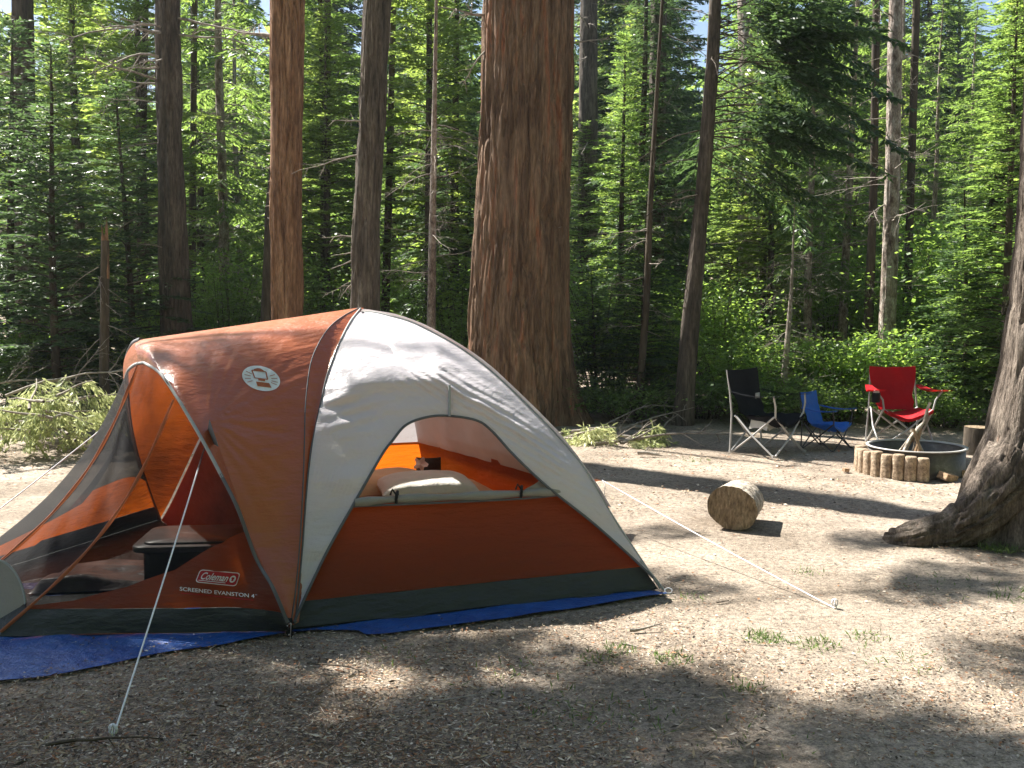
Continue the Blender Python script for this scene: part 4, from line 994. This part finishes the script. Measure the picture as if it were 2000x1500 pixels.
ep(dens_([(-.16, .04), (.20, .04), (.20, .20), (-.16, .20)])); ep(dens_([(-.30, .30), (.40, .30), (.50, .66), (-.24, .66)]))
for a in (170, 190, 150, 10, -10, 25, -30, 210):
    a = math.radians(a); c_, s_ = math.cos(a), math.sin(a); w_ = .022
    ep([(c_ * .55 - s_ * w_, s_ * .55 + c_ * w_), (c_ * .88 - s_ * w_, s_ * .88 + c_ * w_), (c_ * .88 + s_ * w_, s_ * .88 - c_ * w_), (c_ * .55 + s_ * w_, s_ * .55 - c_ * w_)])
mb.build('lantern_mark', M['logo_orange'], em, origin=[0, 0, 0] if False else np.array([O_[0], O_[1], 0]))
# badge
TL, TR, BR, BL = map(np.array, ((391, 1112), (470, 1119), (461, 1145.5), (381, 1137)))
def bq(u, v): return TL * (1 - u) * (1 - v) + TR * u * (1 - v) + BR * u * v + BL * (1 - u) * v
def rq(u0, v0, u1, v1, r=.08, n=5):
    pts = []
    for (cu, cv, a0) in ((u1 - r * .4, v0 + r, -90), (u1 - r * .4, v1 - r, 0), (u0 + r * .4, v1 - r, 90), (u0 + r * .4, v0 + r, 180)):
        for t in range(n):
            a = math.radians(a0 + 90 * t / (n - 1)); pts.append(bq(cu + r * .4 * math.cos(a), cv + r * math.sin(a)))
    return pts
mb = MB(); dpoly(mb, bW, rq(0, 0, 1, 1, .2), .006, 6); bd = mb.build('badge', M['logo_white'], tent); bd['label'] = 'red badge with white script'
mb = MB(); dpoly(mb, bW, rq(.02, .06, .98, .94, .18), .009, 6); mb.build('badge_field', M['logo_red'], bd, origin=np.array([O_[0], O_[1], 0]))
def text_mesh(mb, s, fn, bvh, off, shear=0., bold=0.0):
    cu = bpy.data.curves.new('t', 'FONT'); cu.body = s; cu.shear = shear; cu.offset = bold; cu.resolution_u = 3
    ob = bpy.data.objects.new('t', cu); COL.objects.link(ob); dg = bpy.context.evaluated_depsgraph_get(); dg.update()
    me = ob.evaluated_get(dg).to_mesh(); V = np.array([v.co[:] for v in me.vertices]); me.calc_loop_triangles(); T = [list(t.vertices) for t in me.loop_triangles]
    lo, hi = V.min(0), V.max(0); base = [fn((v[0] - lo[0]) / (hi[0] - lo[0]), (v[1] - lo[1]) / (hi[1] - lo[1])) for v in V]
    mb.add(proj(bvh, base, off), T); ob.evaluated_get(dg).to_mesh_clear(); bpy.data.objects.remove(ob); bpy.data.curves.remove(cu)
mb = MB(); text_mesh(mb, 'Coleman', lambda u, v: bq(.09 + .66 * u, .74 - .56 * v), bW, .012, .3, .014)
dpoly(mb, bW, [bq(.06, .80), bq(.3, .80), bq(.72, .80), bq(.72, .845), bq(.3, .845), bq(.06, .845)], .012, 2)
dpoly(mb, bW, [bq(.86 + .075 * math.cos(a), .5 + .26 * math.sin(a)) for a in np.linspace(0, 2 * PI, 20, endpoint=False)], .012, 3)
mb.build('badge_lettering', M['logo_white'], bd, origin=np.array([O_[0], O_[1], 0]), smooth=False)
mb = MB(); dpoly(mb, bW, [bq(.86 + .035 * u, .5 + .14 * v) for u, v in ((-1, -1), (1, -1), (1, .1), (.5, .2), (.9, 1), (-.9, 1), (-.5, .2), (-1, .1))], .015, 2); mb.build('badge_lantern', M['logo_red'], bd, origin=np.array([O_[0], O_[1], 0]))
mb = MB(); text_mesh(mb, 'SCREENED EVANSTON 4', lambda u, v: (351 + 146 * u, 1153.5 + 14.5 * u - 7.5 * v), bW, .008, .0, .012)
text_mesh(mb, 'TM', lambda u, v: (498 + 4 * u, 1163 - 2.5 * v), bW, .008)
mb.build('name_lettering', M['logo_white'], tent, smooth=False)
mb = MB(); dpoly(mb, bW, [(353, 1157.5), (400, 1161.5), (450, 1166.5), (495, 1171.5), (495, 1173), (450, 1168), (400, 1163), (353, 1159)], .008, 2); mb.build('name_underline', M['logo_red'], tent)

# ---------------------------------------------------------------- tarp
near = spline([G(x, y) for x, y in [(-160, 1352), (0, 1335), (140, 1318), (300, 1283), (440, 1262), (530, 1247), (600, 1236), (700, 1236), (728, 1244), (900, 1224), (1100, 1196), (1304, 1163)]], 120)
farl = np.array([lam(np.array([-3.6, 5.3, 0]), lam(D_, B_, .62), t) for t in np.linspace(0, 1, 120)]); 
P = np.array([near * (1 - v) + farl * v for v in np.linspace(0, 1, 50)]); P[..., 2] = .010 + .016 * fbm(P * [6, 6, 1], 3) * (1 - .0 * P[..., 2]) + .02 * np.maximum(0, fbm(P * [2.2, 5, 1] + 7, 2) - .5)
P[..., 2] -= .004
mb = MB(); mb.grid(P); tp = mb.build('tarp', M['tarp'], origin=[-1.5, 4.6, 0]); tag(tp, 'crinkled bright blue tarp spread under the tent and showing along its near edge', 'tarp')

# ---------------------------------------------------------------- guy lines
def guyline(a, b, label, tail=None, r=.0042, sag=.01):
    o = thing('guy_line', b, label, 'guy rope', 'white guy ropes pegged round the tent'); a = np.array(a); b = np.array(b); t = np.linspace(0, 1, 24)[:, None]
    pts = a * (1 - t) + b * t + np.array([0, 0, -1.]) * sag * np.sin(PI * t); mb = MB(); mb.tube(pts, r, 6); mb.build('rope', M['white_rope'], o)
    if tail is not None:
        mb = MB(); mb.tube(spline([a, a * .5 + np.array(tail) * .5 + [.015, 0, .02], tail], 12), r * .8, 5); mb.build('loose_end', M['white_rope'], o)
    mb = MB(); kn = b * .97 + a * .03 if True else b
    for s_ in (0, 1.3, 2.6):
        th = np.linspace(0, 2 * PI, 12); mb.tube(b + [0, 0, .03] + np.stack([.016 * np.cos(th) * math.cos(s_), .016 * np.cos(th) * math.sin(s_), .02 * np.sin(th)], -1), r * .9, 5)
    mb.build('knot', M['white_rope'], o)
    mb = MB(); d = b - a; d[2] = 0; d /= np.linalg.norm(d); mb.tube(spline([b + d * .05 + [0, 0, -.08], b + [0, 0, .03], b - d * .012 + [0, 0, .045], b - d * .02 + [0, 0, .02]], 14), .0035, 6); mb.build('peg', M['steel'], o)
    return o
ga = gp[1] + off + (gp[2] - gp[1]) * .05
guyline(ga, G(221, 1440), 'long white guy rope running from the porch hoop down to the front peg', WP(416, 892, A_, nH) + off, .0038)
guyline(aw, G(1630, 1188), 'white guy rope stretched over the soil to a ring peg right of the tent', W(1179, 975, 6.9), .0034)
guyline(hoop(250, 800) + [-.02, .02, 0], G(-135, 1096), 'white guy rope leaving the picture at the left edge behind the porch', None, .004)
pg = thing('tent_peg', A_ + [.02, -.05, 0], 'thin steel peg standing at the front corner of the tent', 'tent peg'); mb = MB(); a = A_ + [.01, -.05, 0]; mb.tube(spline([a + [0, 0, -.08], a + [0.01, 0, .06], a + [.005, 0, .072], a + [-.008, 0, .06]], 12), .003, 6); mb.build('shaft', M['steel'], pg)
pg = thing('tent_peg', B_ + [.03, -.01, 0], 'small pale peg loop at the right-hand corner of the tent', 'tent peg'); mb = MB(); th = np.linspace(0, 2 * PI, 14); mb.tube(B_ + [.02, -.01, .012] + np.stack([.02 * np.cos(th), .01 * np.sin(th), .012 * np.sin(th)], -1), .004, 6); mb.build('loop', M['white_rope'], pg)

# ---------------------------------------------------------------- things in the tent
def rbox(mb, x0, x1, y0, y1, z0, z1, r, mat=0, n=5, R=None, c0=None):
    """box with rounded vertical edges, slightly flared"""
    pts = []
    for cx_, cy_, a0 in ((x1 - r, y1 - r, 0), (x0 + r, y1 - r, 90), (x0 + r, y0 + r, 180), (x1 - r, y0 + r, 270)):
        for t in range(n): a = math.radians(a0 + 90 * t / (n - 1)); pts.append((cx_ + r * math.cos(a), cy_ + r * math.sin(a)))
    pts = np.array(pts); c = pts.mean(0); ring = lambda s, z: np.column_stack([c + (pts - c) * s, np.full(len(pts), z)])
    P = np.array([ring(.001, z0), ring(.99, z0), ring(1, z0 + .004), ring(1, z1 - .004), ring(.985, z1), ring(.001, z1)])
    if R is not None:
        cs, sn = math.cos(R), math.sin(R); Q = P[..., :2] - c; P = np.concatenate([np.stack([Q[..., 0] * cs - Q[..., 1] * sn + c[0], Q[..., 0] * sn + Q[..., 1] * cs + c[1]], -1), P[..., 2:]], -1)
    mb.grid(P, mat, True)
tx, ty = -1.74, 5.50
o = thing('storage_tote', (tx, ty, 0), 'black storage tote with grey lid standing in the screened porch', 'storage box')
mb = MB(); rbox(mb, tx - .27, tx + .27, ty - .22, ty + .22, .03, .27, .05, R=.1); mb.build('bin', M['black_plastic'], o)
mb = MB(); rbox(mb, tx - .32, tx + .32, ty - .26, ty + .26, .268, .30, .07, R=.1); rbox(mb, tx - .27, tx + .27, ty - .21, ty + .21, .298, .312, .06, R=.1); mb.build('lid', M['lid_grey'], o)
def cushion(name, c, sx, sy, sz, rot, mat, label, cat, tilt=0.):
    o = thing(name, c, label, cat); u = np.linspace(-1, 1, 40); U, V = np.meshgrid(u, u)
    prof = (1 - np.abs(U) ** 3.2) * (1 - np.abs(V) ** 3.2); wr = fbm(np.stack([U * 2.2, V * 2.2, U * 0 + sx * 50], -1), 3) - .5
    sq = 1 - .06 * (1 - np.abs(V)) ** 2 * np.abs(U); x = U * sx * (1 - .08 * (1 - V ** 2) * 0) ; y = V * sy
    mb = MB()
    for sgn in (1, -1):
        z = sgn * sz * np.maximum(prof, 0) ** .45 + wr * .035 * prof; P = np.stack([x * (1 - .07 * (1 - V * V) * 0 + .05 * (U * V) ** 2), y * (1 + .05 * (U * V) ** 2), z + U * tilt * sx], -1)
        cs, sn = math.cos(rot), math.sin(rot); P = np.stack([P[..., 0] * cs - P[..., 1] * sn + c[0], P[..., 0] * sn + P[..., 1] * cs + c[1], P[..., 2] + c[2]], -1); mb.grid(P if sgn > 0 else P[::-1])
    mb.build('case', M[mat], o); return o
mc = lam(O_, lam(A_, B_, .5), .28)
o = thing('air_mattress', (mc[0], mc[1], 0), 'pale air mattress under the pillows inside the tent', 'mattress'); mb = MB(); rbox(mb, mc[0] - .72, mc[0] + .62, mc[1] - .62, mc[1] + .68, .03, .40, .12, R=.36); mb.build('body', M['sleeping'], o)
c = W(832, 951, 5.85); cushion('pillow', c, .27, .20, .085, .25, 'pillow', 'white pillow lying just inside the arched window', 'pillow')
c = W(752, 950, 6.15); cushion('pillow', c, .30, .22, .10, .5, 'sleeping', 'orange-lit pillow at the left of the window behind the white one', 'pillow')
def towel():
    c = W(832, 905, 7.2); o = thing('gear_pocket', c, 'small dark gear pocket with a white cloth hanging in the rear corner of the tent', 'gear pocket')
    mb = MB(); u = np.linspace(-1, 1, 12); U, V = np.meshgrid(u, u); mb.grid(np.stack([c[0] + .02 + U * .09, c[1] - .02 - .05 * (1 - U ** 2), c[2] - .06 + V * .11], -1)); mb.build('pocket', M['floor_green'], o)
    mb = MB(); r = np.linspace(.02, 1, 6); th = np.linspace(0, 2 * PI, 20, endpoint=False); rr = .045 * (1 + .3 * np.cos(5 * th + .5)); mb.grid(np.stack([c[0] - .03 + r[:, None] * rr * np.cos(th), c[1] - .09 + .02 * np.sin(3 * th) * r[:, None], c[2] + .01 + r[:, None] * rr * np.sin(th)], -1), 0, True); mb.build('cloth', M['pillow'], o)
towel()
def foil():
    c = G(178, 1140); o = thing('crumpled_sheet', c, 'crumpled shiny grey plastic sheet lying in the porch left of the tote', 'plastic sheet'); a = np.linspace(0, 1, 50); U, V = np.meshgrid(a, a)
    P = np.stack([-2.62 + U * .62, 5.28 + V * .55 + .1 * U, .03 + 0 * U], -1); z = fbm(P * 5, 3) + .5 * np.abs(fbm(P * 11 + 3, 2) - .5); P[..., 2] = .03 + .09 * fbm(P * [3, 5, 1] + 3, 2) * np.minimum(1, 6 * (1 - np.abs(2 * U - 1))) * np.minimum(1, 6 * (1 - np.abs(2 * V - 1))); mb = MB(); mb.grid(P); mb.build('sheet', M['foil'], o)
foil()

# ---------------------------------------------------------------- camp chairs
def chair(c, yaw, s, fab, tub, label, armw=.085, flare=.0, H=.88, extras=None, topw=.25, waist=.17, seatw=.24):
    o = thing('camp_chair', c, label, 'camp chair'); cs, sn = math.cos(yaw), math.sin(yaw)
    def L(p): p = np.asarray(p, float) * s; return np.stack([c[0] + p[..., 0] * cs - p[..., 1] * sn, c[1] + p[..., 0] * sn + p[..., 1] * cs, c[2] + p[..., 2]], -1)
    fx, fy = .29, .27; sz = .42; r = .0105 * s
    def leg(pts, nm='leg', rad=r):
        mb = MB(); mb.tube(L(pts), rad, 8); e = L(pts)[0]
        if nm == 'leg': mb.tube(np.array([e + [0, 0, -.004], e + [0, 0, .022]]), rad * 1.7, 8)
        mb.build(nm, M[tub], o)
    FL, FR, BL, BR = (-fx, -fy, .006), (fx, -fy, .006), (-fx, fy, .006), (fx, fy, .006)
    sFL, sFR, sBL, sBR = (-.26, -.25, sz), (.26, -.25, sz), (-.25, .20, sz - .03), (.25, .20, sz - .03)
    leg([FL, (0, -fy - .012, sz / 2), sFR]); leg([FR, (0, -fy + .012, sz / 2), sFL])
    leg([(-fx, fy, .006), (0, fy + .012, sz / 2 - .02), (.27, .235, sz - .02)]); leg([(fx, fy, .006), (0, fy - .012, sz / 2 - .02), (-.27, .235, sz - .02)])
    for sx in (-1, 1):
        leg([(sx * (fx + .004), -fy + .01, .006), (sx * (fx + .012), 0, sz / 2), (sx * .262, .22, sz - .03)]); leg([(sx * (fx - .004), fy - .01, .006), (sx * (fx - .012), 0, sz / 2), (sx * .268, -.24, sz)])
        leg([(sx * (fx + .008), fy, .006), (sx * .27, .275, sz), (sx * .255, .315, .66), (sx * (topw - .012), .35, H)], 'back_post')
        leg([(sx * .265, -.255, sz), (sx * .285, -.265, .53), (sx * (.30 + flare), -.25, .635)], 'arm_post')
        u = np.linspace(0, 1, 14)[:, None]; v = np.linspace(-1, 1, 5)[None]
        X = sx * (.282 + (.022 + flare) * u) + v * armw * (.35 + .65 * u) * .6; Y = .285 - .60 * u + 0 * v; Z = .655 - .03 * np.sin(PI * u) - .01 * u + .012 * v ** 2 - (.012 * np.abs(v))
        P = L(np.stack([X + 0 * Y, Y, Z + 0 * X], -1)); mb = MB(); mb.grid(P); mb.grid((P - [0, 0, .012 * s])[::-1]); mb.build('armrest', M[fab], o)
    # back: narrows below the arms
    zz = np.array([.40, .46, .52, .58, .64, .70, .80, H]); hw = np.array([seatw * .8, waist + .02, waist, waist + .01, waist + .035, topw - .01, topw + .004, topw])
    vz = np.linspace(.38, H + .004, 26); w_ = np.interp(vz, zz, hw); yb = np.interp(vz, [.38, .42, .66, H], [.14, .20, .295, .335]); u = np.linspace(-1, 1, 15)
    U = np.repeat(u[None], 26, 0); P = np.stack([U * w_[:, None], yb[:, None] + .035 * (1 - U ** 2) * (1 - ((vz - .38) / (H - .38))[:, None] * .8) + .004 * np.sin(U * 9 + vz[:, None] * 14), np.repeat(vz[:, None], 15, 1) - .012 * (1 - U ** 2) * (vz[:, None] > H - .03)], -1)
    Q = L(P); fwd = np.array([sn, -cs, 0]) * .01 * s
    mb = MB(); mb.grid(Q); mb.grid((Q + fwd)[::-1]); mb.grid(np.array([Q[-1], Q[-1] + fwd])); mb.build('backrest', M[fab], o)
    y = np.linspace(.20, -.27, 20); W_ = np.interp(y, [-.27, -.2, .2], [.265, .25, .19]); U = np.repeat(u[None], 20, 0)
    zc = np.interp(y, [-.27, -.1, .2], [.325, .28, .35]); ze = np.interp(y, [-.27, .2], [.425, .40])
    P = np.stack([U * W_[:, None], np.repeat(y[:, None], 15, 1), zc[:, None] + (ze - zc)[:, None] * np.abs(U) ** 1.6 + .005 * np.sin(U * 7 + y[:, None] * 30)], -1)
    Q = L(P); mb = MB(); mb.grid(Q); mb.grid((Q - [0, 0, .01])[::-1]); 
    fr = np.array([Q[-1], Q[-1] - np.array([0, 0, .035 * s])]); mb.grid(fr); mb.build('seat', M[fab], o)
    return o, L
cb, Lb = chair(G(1499, 884), math.radians(43), 1.0, 'chair_black', 'tube_grey', 'tall black folding chair with grey tube legs, left of the small blue one', armw=.05, topw=.275, waist=.22)
mb = MB(); u = np.linspace(-1, 1, 12); U, V = np.meshgrid(u, u); mb.grid(Lb(np.stack([.0 + U * .07, .10 + .0 * U + .05 * V, .315 + V * .055 + .03 * (1 - U ** 2) * 0], -1))); mb.grid(Lb(np.stack([-.14 + .02 * U, .02 + .11 * V, .33 + .055 * U - .02 * V ** 2], -1))); mb.grid(Lb(np.stack([-.06 + U * .09, -.08 + .03 * V, .33 + .055 * V - .02 * U ** 2], -1))); mb.build('seat_pouch', M['pillow'], cb)
mb = MB(); mb.box(Lb(np.array([.02, .15, .60])), [.045, .006, .03], [[math.cos(.9), -math.sin(.9), 0], [math.sin(.9), math.cos(.9), 0], [0, 0, 1]]); mb.build('back_label', M['tube_grey'], cb)
cl, Ll = chair(G(1614, 877), math.radians(44), .70, 'chair_blue', 'tube_dark', 'small bright blue child-size folding chair between the black and red ones', armw=.10, topw=.24, waist=.21)
mb = MB(); u = np.linspace(-1, 1, 10); U, V = np.meshgrid(u, u); mb.grid(Ll(np.stack([-.05 + U * .07, -.12 + .03 * V, .30 + V * .07 * (1 - .3 * U ** 2)], -1))); mb.build('seat_pouch', M['pillow'], cl)
cr, Lr = chair(G(1757, 868) * [1, 1, 0], math.radians(-3), 1.0, 'chair_red', 'tube_grey', 'bright red folding chair standing behind the fire ring', armw=.17, flare=.06, H=.86, topw=.26, waist=.20)
mb = MB(); p = Lr(np.array([-.36, -.27, .56])); th = np.linspace(0, 2 * PI, 16, endpoint=False)
mb.grid(np.array([[p + [.045 * math.cos(a) * k_, .045 * math.sin(a) * k_, h] for a in th] for k_, h in ((.6, -.06), (1, -.055), (1, .05))]), 0, True); mb.build('cup_holder', M['black'], cr)
dc = thing('drink_can', p, 'white drink can in the left arm holder of the red chair', 'drink can'); mb = MB(); mb.grid(np.array([[p + [.033 * math.cos(a) * k_, .033 * math.sin(a) * k_, h] for a in th] for k_, h in ((.01, -.05), (.9, -.05), (1, -.045), (1, .065), (.85, .075), (.8, .072), (.01, .072))]), 0, True); mb.build('can', M['logo_white'], dc)

# ---------------------------------------------------------------- fire ring
fc = G(1790, 938) + [0, .50, 0]; fc[0] = 3.83; fc[0] = (1790 - 1000) / F * 9.47
def ringmesh(mb, prof, k=64, c=fc, a0=0, a1=2 * PI, closed=True):
    th = np.linspace(a0, a1, k, endpoint=not closed); mb.grid(np.array([[c + [r * math.cos(a), r * math.sin(a), z] for a in th] for r, z in prof]), 0, closed)
o = thing('fire_ring', fc, 'round steel fire ring with pale rim in front of the red chair', 'fire ring')
mb = MB(); ringmesh(mb, [(.425, .0), (.425, .235), (.433, .235), (.433, 0)]); mb.build('ring_wall', M['ring_steel'], o)
mb = MB(); ringmesh(mb, [(.422, .232), (.422, .246), (.452, .246), (.452, .236), (.422, .232)]); mb.build('rim', M['tube_grey'], o)
mb = MB(); ringmesh(mb, [(.01, .05), (.2, .055), (.424, .035)]); mb.build('ash_bed', M['charcoal'], o)
for i, ph in enumerate([-15, -27, -39, -51, -63, -75, -87, -99, -111, -123]):
    a = math.radians(-90 + ph); c = fc + [.505 * math.cos(a), .505 * math.sin(a), 0]; h = [.200, .213, .222, .203, .217, .208, .220, .206, .212, .2][i] + .006 * math.sin(i * 5)
    lab = {0: 'end log-shaped edging block at the right of the row in front of the steel ring', 9: 'farthest edging block at the left end of the row round the steel ring'}.get(i, 'brown log-shaped edging block standing in the middle of the curved row round the fire ring')
    b = thing('edging_block', c, lab, 'edging block', 'edging blocks standing round the fire ring'); mb = MB(); th = np.linspace(0, 2 * PI, 24, endpoint=False); R = .0
    px_ = .0535 * np.sign(np.cos(th)) * np.abs(np.cos(th)) ** .75; py_ = .050 * np.sign(np.sin(th)) * np.abs(np.sin(th)) ** .75
    rot = a + PI / 2 + .1 * math.sin(i * 3); X = px_ * math.cos(rot) - py_ * math.sin(rot); Y = px_ * math.sin(rot) + py_ * math.cos(rot)
    tl = .02 * math.sin(i * 7.3)
    mb.grid(np.array([[c + [x * s_ * (1 + .06 * (vnoise(np.array([x * 60, y * 60, z * 14 + i])) - .5)) + tl * z, y * s_, z] for x, y in zip(X, Y)] for s_, z in [(1, -.01), (1.03, .03), (1.0, .07), (.98, .11), (1.01, .15), (.97, h - .02), (.95, h - .008), (.82, h + .001), (.02, h + .002)]]), 0, True)
    mb.build('block', M['block'], b)
def brick(px, py, dims, rot, tilt, label, z=.0, D=None):
    c = G(px, py) + [0, 0, z]; o = thing('brick', c, label, 'brick', None); R = np.array([[math.cos(rot), -math.sin(rot), 0], [math.sin(rot), math.cos(rot), 0], [0, 0, 1]]) @ np.array([[1, 0, 0], [0, math.cos(tilt), -math.sin(tilt)], [0, math.sin(tilt), math.cos(tilt)]]) @ np.array([[math.cos(tilt), 0, math.sin(tilt)], [0, 1, 0], [-math.sin(tilt), 0, math.cos(tilt)]])
    mb = MB(); n = 5; d = np.array(dims)
    mb.box(c + [0, 0, d[2]], d, R, taper=.93); mb.build('body', M['brick'], o, smooth=False)
brick(1851, 938, (.085, .05, .032), .5, .22, 'tilted brick lying in front of the fire ring')
brick(1826, 930, (.045, .045, .05), .1, .05, 'broken half brick right of the edging blocks')
brick(1850, 926, (.03, .04, .075), .2, .05, 'small upright brick piece against the steel ring')
brick(1872, 929, (.05, .045, .03), -.2, .04, 'low brick piece at the right foot of the fire ring')
brick(1938, 893, (.09, .06, .05), .3, .1, 'reddish brick beside the stump')
brick(1652, 921, (.028, .02, .016), .3, .1, 'small reddish stone alone on the bright soil left of the fire ring')
# kindling tepee
ap = W(1788, 846, 9.42)
for i in range(13):
    a = i * 2 * PI / 13 + rng.normal(0, .15); rr_ = rng.uniform(.14, .24); b0 = np.array([fc[0] - .03 + rr_ * math.cos(a), fc[1] - .02 + rr_ * math.sin(a), .05])
    if b0[0] > fc[0] + .1: b0[0] = fc[0] + .07
    tip = ap + rng.normal(0, .018, 3) + (ap - b0) * rng.uniform(.0, .14); o = thing('kindling_stick', b0, 'split kindling stick leaned into the tepee in the fire ring', 'firewood', 'kindling sticks stacked in a tepee')
    mb = MB(); mb.tube(spline([b0, lam(b0, tip, .5) + rng.normal(0, .006, 3), tip], 8), rng.uniform(.012, .02) * np.linspace(1, .8, 8), 6); mb.build('stick', M['split_wood'] if i % 3 else M['log_bark'], o, smooth=False)
o = thing('kindling_stick', fc, 'longest crooked stick rising from the tepee toward the red chair arm', 'firewood', 'kindling sticks stacked in a tepee'); mb = MB(); mb.tube(spline([np.array([fc[0] - .2, fc[1] - .1, .05]), W(1775, 862, 9.35), W(1793, 838, 9.38), W(1806, 822, 9.42), W(1811, 800, 9.44), W(1817, 786, 9.45)], 30), np.linspace(.022, .014, 30) * (1 + .15 * np.sin(np.linspace(0, 20, 30))), 7); mb.build('stick', M['log_bark'], o)
o = thing('kindling_stick', fc, 'orange-brown split stick crossing the front of the tepee', 'firewood', 'kindling sticks stacked in a tepee'); mb = MB(); mb.tube(np.array([W(1784, 838, 9.3), W(1797, 876, 9.25)]), .014, 5); mb.build('stick', M['split_wood'], o, smooth=False)

# ---------------------------------------------------------------- log round and stump
def loground(c0, c1, r0, r1, label, name='log', seed=0, axis_up=False):
    c0 = np.array(c0, float); c1 = np.array(c1, float); o = thing(name, (c0 * [1, 1, 0]), label, 'log' if name == 'log' else 'tree stump')
    t = (c1 - c0) / np.linalg.norm(c1 - c0); ref = np.array([0, 0, 1.]) if abs(t[2]) < .8 else np.array([1., 0, 0]); a = np.cross(t, ref); a /= np.linalg.norm(a); b = np.cross(a, t)
    k = 96; th = np.arange(k) * 2 * PI / k; S = np.linspace(0, 1, 40)[:, None]
    q = np.stack([np.cos(th)[None] * 3 + 0 * S, np.sin(th)[None] * 3 + 0 * S, S * 1.3 + seed + 0 * th[None]], -1); nz = fbm(q, 3)
    R = (r0 * (1 - S) + r1 * S) * (1 + .09 * np.cos(2 * th + .7)[None] + .07 * (nz - .5) - .03 * np.exp(-np.abs(nz - .5) / .03))
    P = c0 + (c1 - c0) * S[..., None] + a * (R * np.cos(th))[..., None] + b * (R * np.sin(th))[..., None]
    mb = MB(); mb.grid(P, 0, True); mb.build('bark', M['log_bark'] if name == 'log' else M['bark_dark'], o)
    for e, c, sg in ((0, c0, -1), (-1, c1, 1)):
        mb = MB()
        rr = np.linspace(1.0, .02, 14)[:, None, None]; Q = c + (P[e] - c) * rr; Q = Q + t * sg * (.006 + .010 * (fbm(Q * 14, 3) - .5) + .0)[..., None] if False else Q + t[None, None] * (sg * (.004 + .022 * (fbm(Q * 9, 3) - .5) * (1 - rr[..., 0] ** 6)))[..., None]
        mb.grid(Q, 0, True); mb.build('cut_face', M['cut_wood'], o)
    return o
c0 = W(1430, 1000, 6.92); c0[2] = .158; c1 = c0 + np.array([.17, .42, -.012]); loground(c0, c1, .165, .145, 'short sawn log round lying on the bright soil right of the tent')
s_ = G(1910, 886); loground(s_ + [0, 0, -.02], s_ + [0, 0, .28], .155, .14, 'short upright stump in the shade right of the fire ring', 'stump', 4)

# ---------------------------------------------------------------- light, world, camera
v = Vector((SUNH[0] * math.cos(ELEV), SUNH[1] * math.cos(ELEV), -math.sin(ELEV)))
sl = bpy.data.lights.new('sun', 'SUN'); sl.energy = 5.0; sl.angle = math.radians(.53); sl.color = (1, .95, .86)
so = bpy.data.objects.new('sun', sl); COL.objects.link(so); so.rotation_mode = 'QUATERNION'; so.rotation_quaternion = v.to_track_quat('-Z', 'Y'); so.location = (-10, 8, 20)
w = bpy.data.worlds.new('World'); scene.world = w; w.use_nodes = True; N = w.node_tree.nodes; Lk = w.node_tree.links; N.clear()
sky = N.new('ShaderNodeTexSky'); sky.sky_type = 'NISHITA'; sky.sun_disc = False; sky.sun_elevation = ELEV; sky.sun_rotation = math.atan2(-SUNH[0], -SUNH[1])
bg = N.new('ShaderNodeBackground'); bg.inputs[1].default_value = .05; wo = N.new('ShaderNodeOutputWorld')
Lk.new(sky.outputs[0], bg.inputs[0]); Lk.new(bg.outputs[0], wo.inputs[0])
cd = bpy.data.cameras.new('camera'); co = bpy.data.objects.new('camera', cd); COL.objects.link(co)
cd.sensor_width = 36; cd.lens = 36 * F / 2000; cd.clip_end = 500; cd.clip_start = .05
co.location = EYE; co.rotation_euler = (math.radians(90) - PITCH, 0, 0); scene.camera = co
scene.view_settings.view_transform = 'Standard'; scene.view_settings.look = 'None'; scene.view_settings.exposure = 1.85; scene.view_settings.gamma = 1
scene.cycles.max_bounces = 8; scene.cycles.transparent_max_bounces = 12; scene.cycles.sample_clamp_indirect = 6
hb = MB(); hb.box([0, 65, 14], [124, 99, 18.5]); hz = hb.build('haze', (lambda m: m)(bpy.data.materials.new('haze')), smooth=False); tag(hz, 'thin sunlit haze hanging in the forest air', 'haze', kind='stuff')
hm = hz.data.materials[0]; hm.use_nodes = True; hm.node_tree.nodes.clear(); pv = hm.node_tree.nodes.new('ShaderNodeVolumePrincipled'); ho = hm.node_tree.nodes.new('ShaderNodeOutputMaterial')
pv.inputs['Color'].default_value = (.78, .86, .95, 1); pv.inputs['Density'].default_value = .0005; pv.inputs['Anisotropy'].default_value = .35; hm.node_tree.links.new(pv.outputs[0], ho.inputs['Volume'])
for o in bpy.data.objects:
    if '_o' in o: del o['_o']
for k, p in PROTO.items():
    if k not in used:
        for ch in list(p.children): bpy.data.objects.remove(ch)
        bpy.data.objects.remove(p)
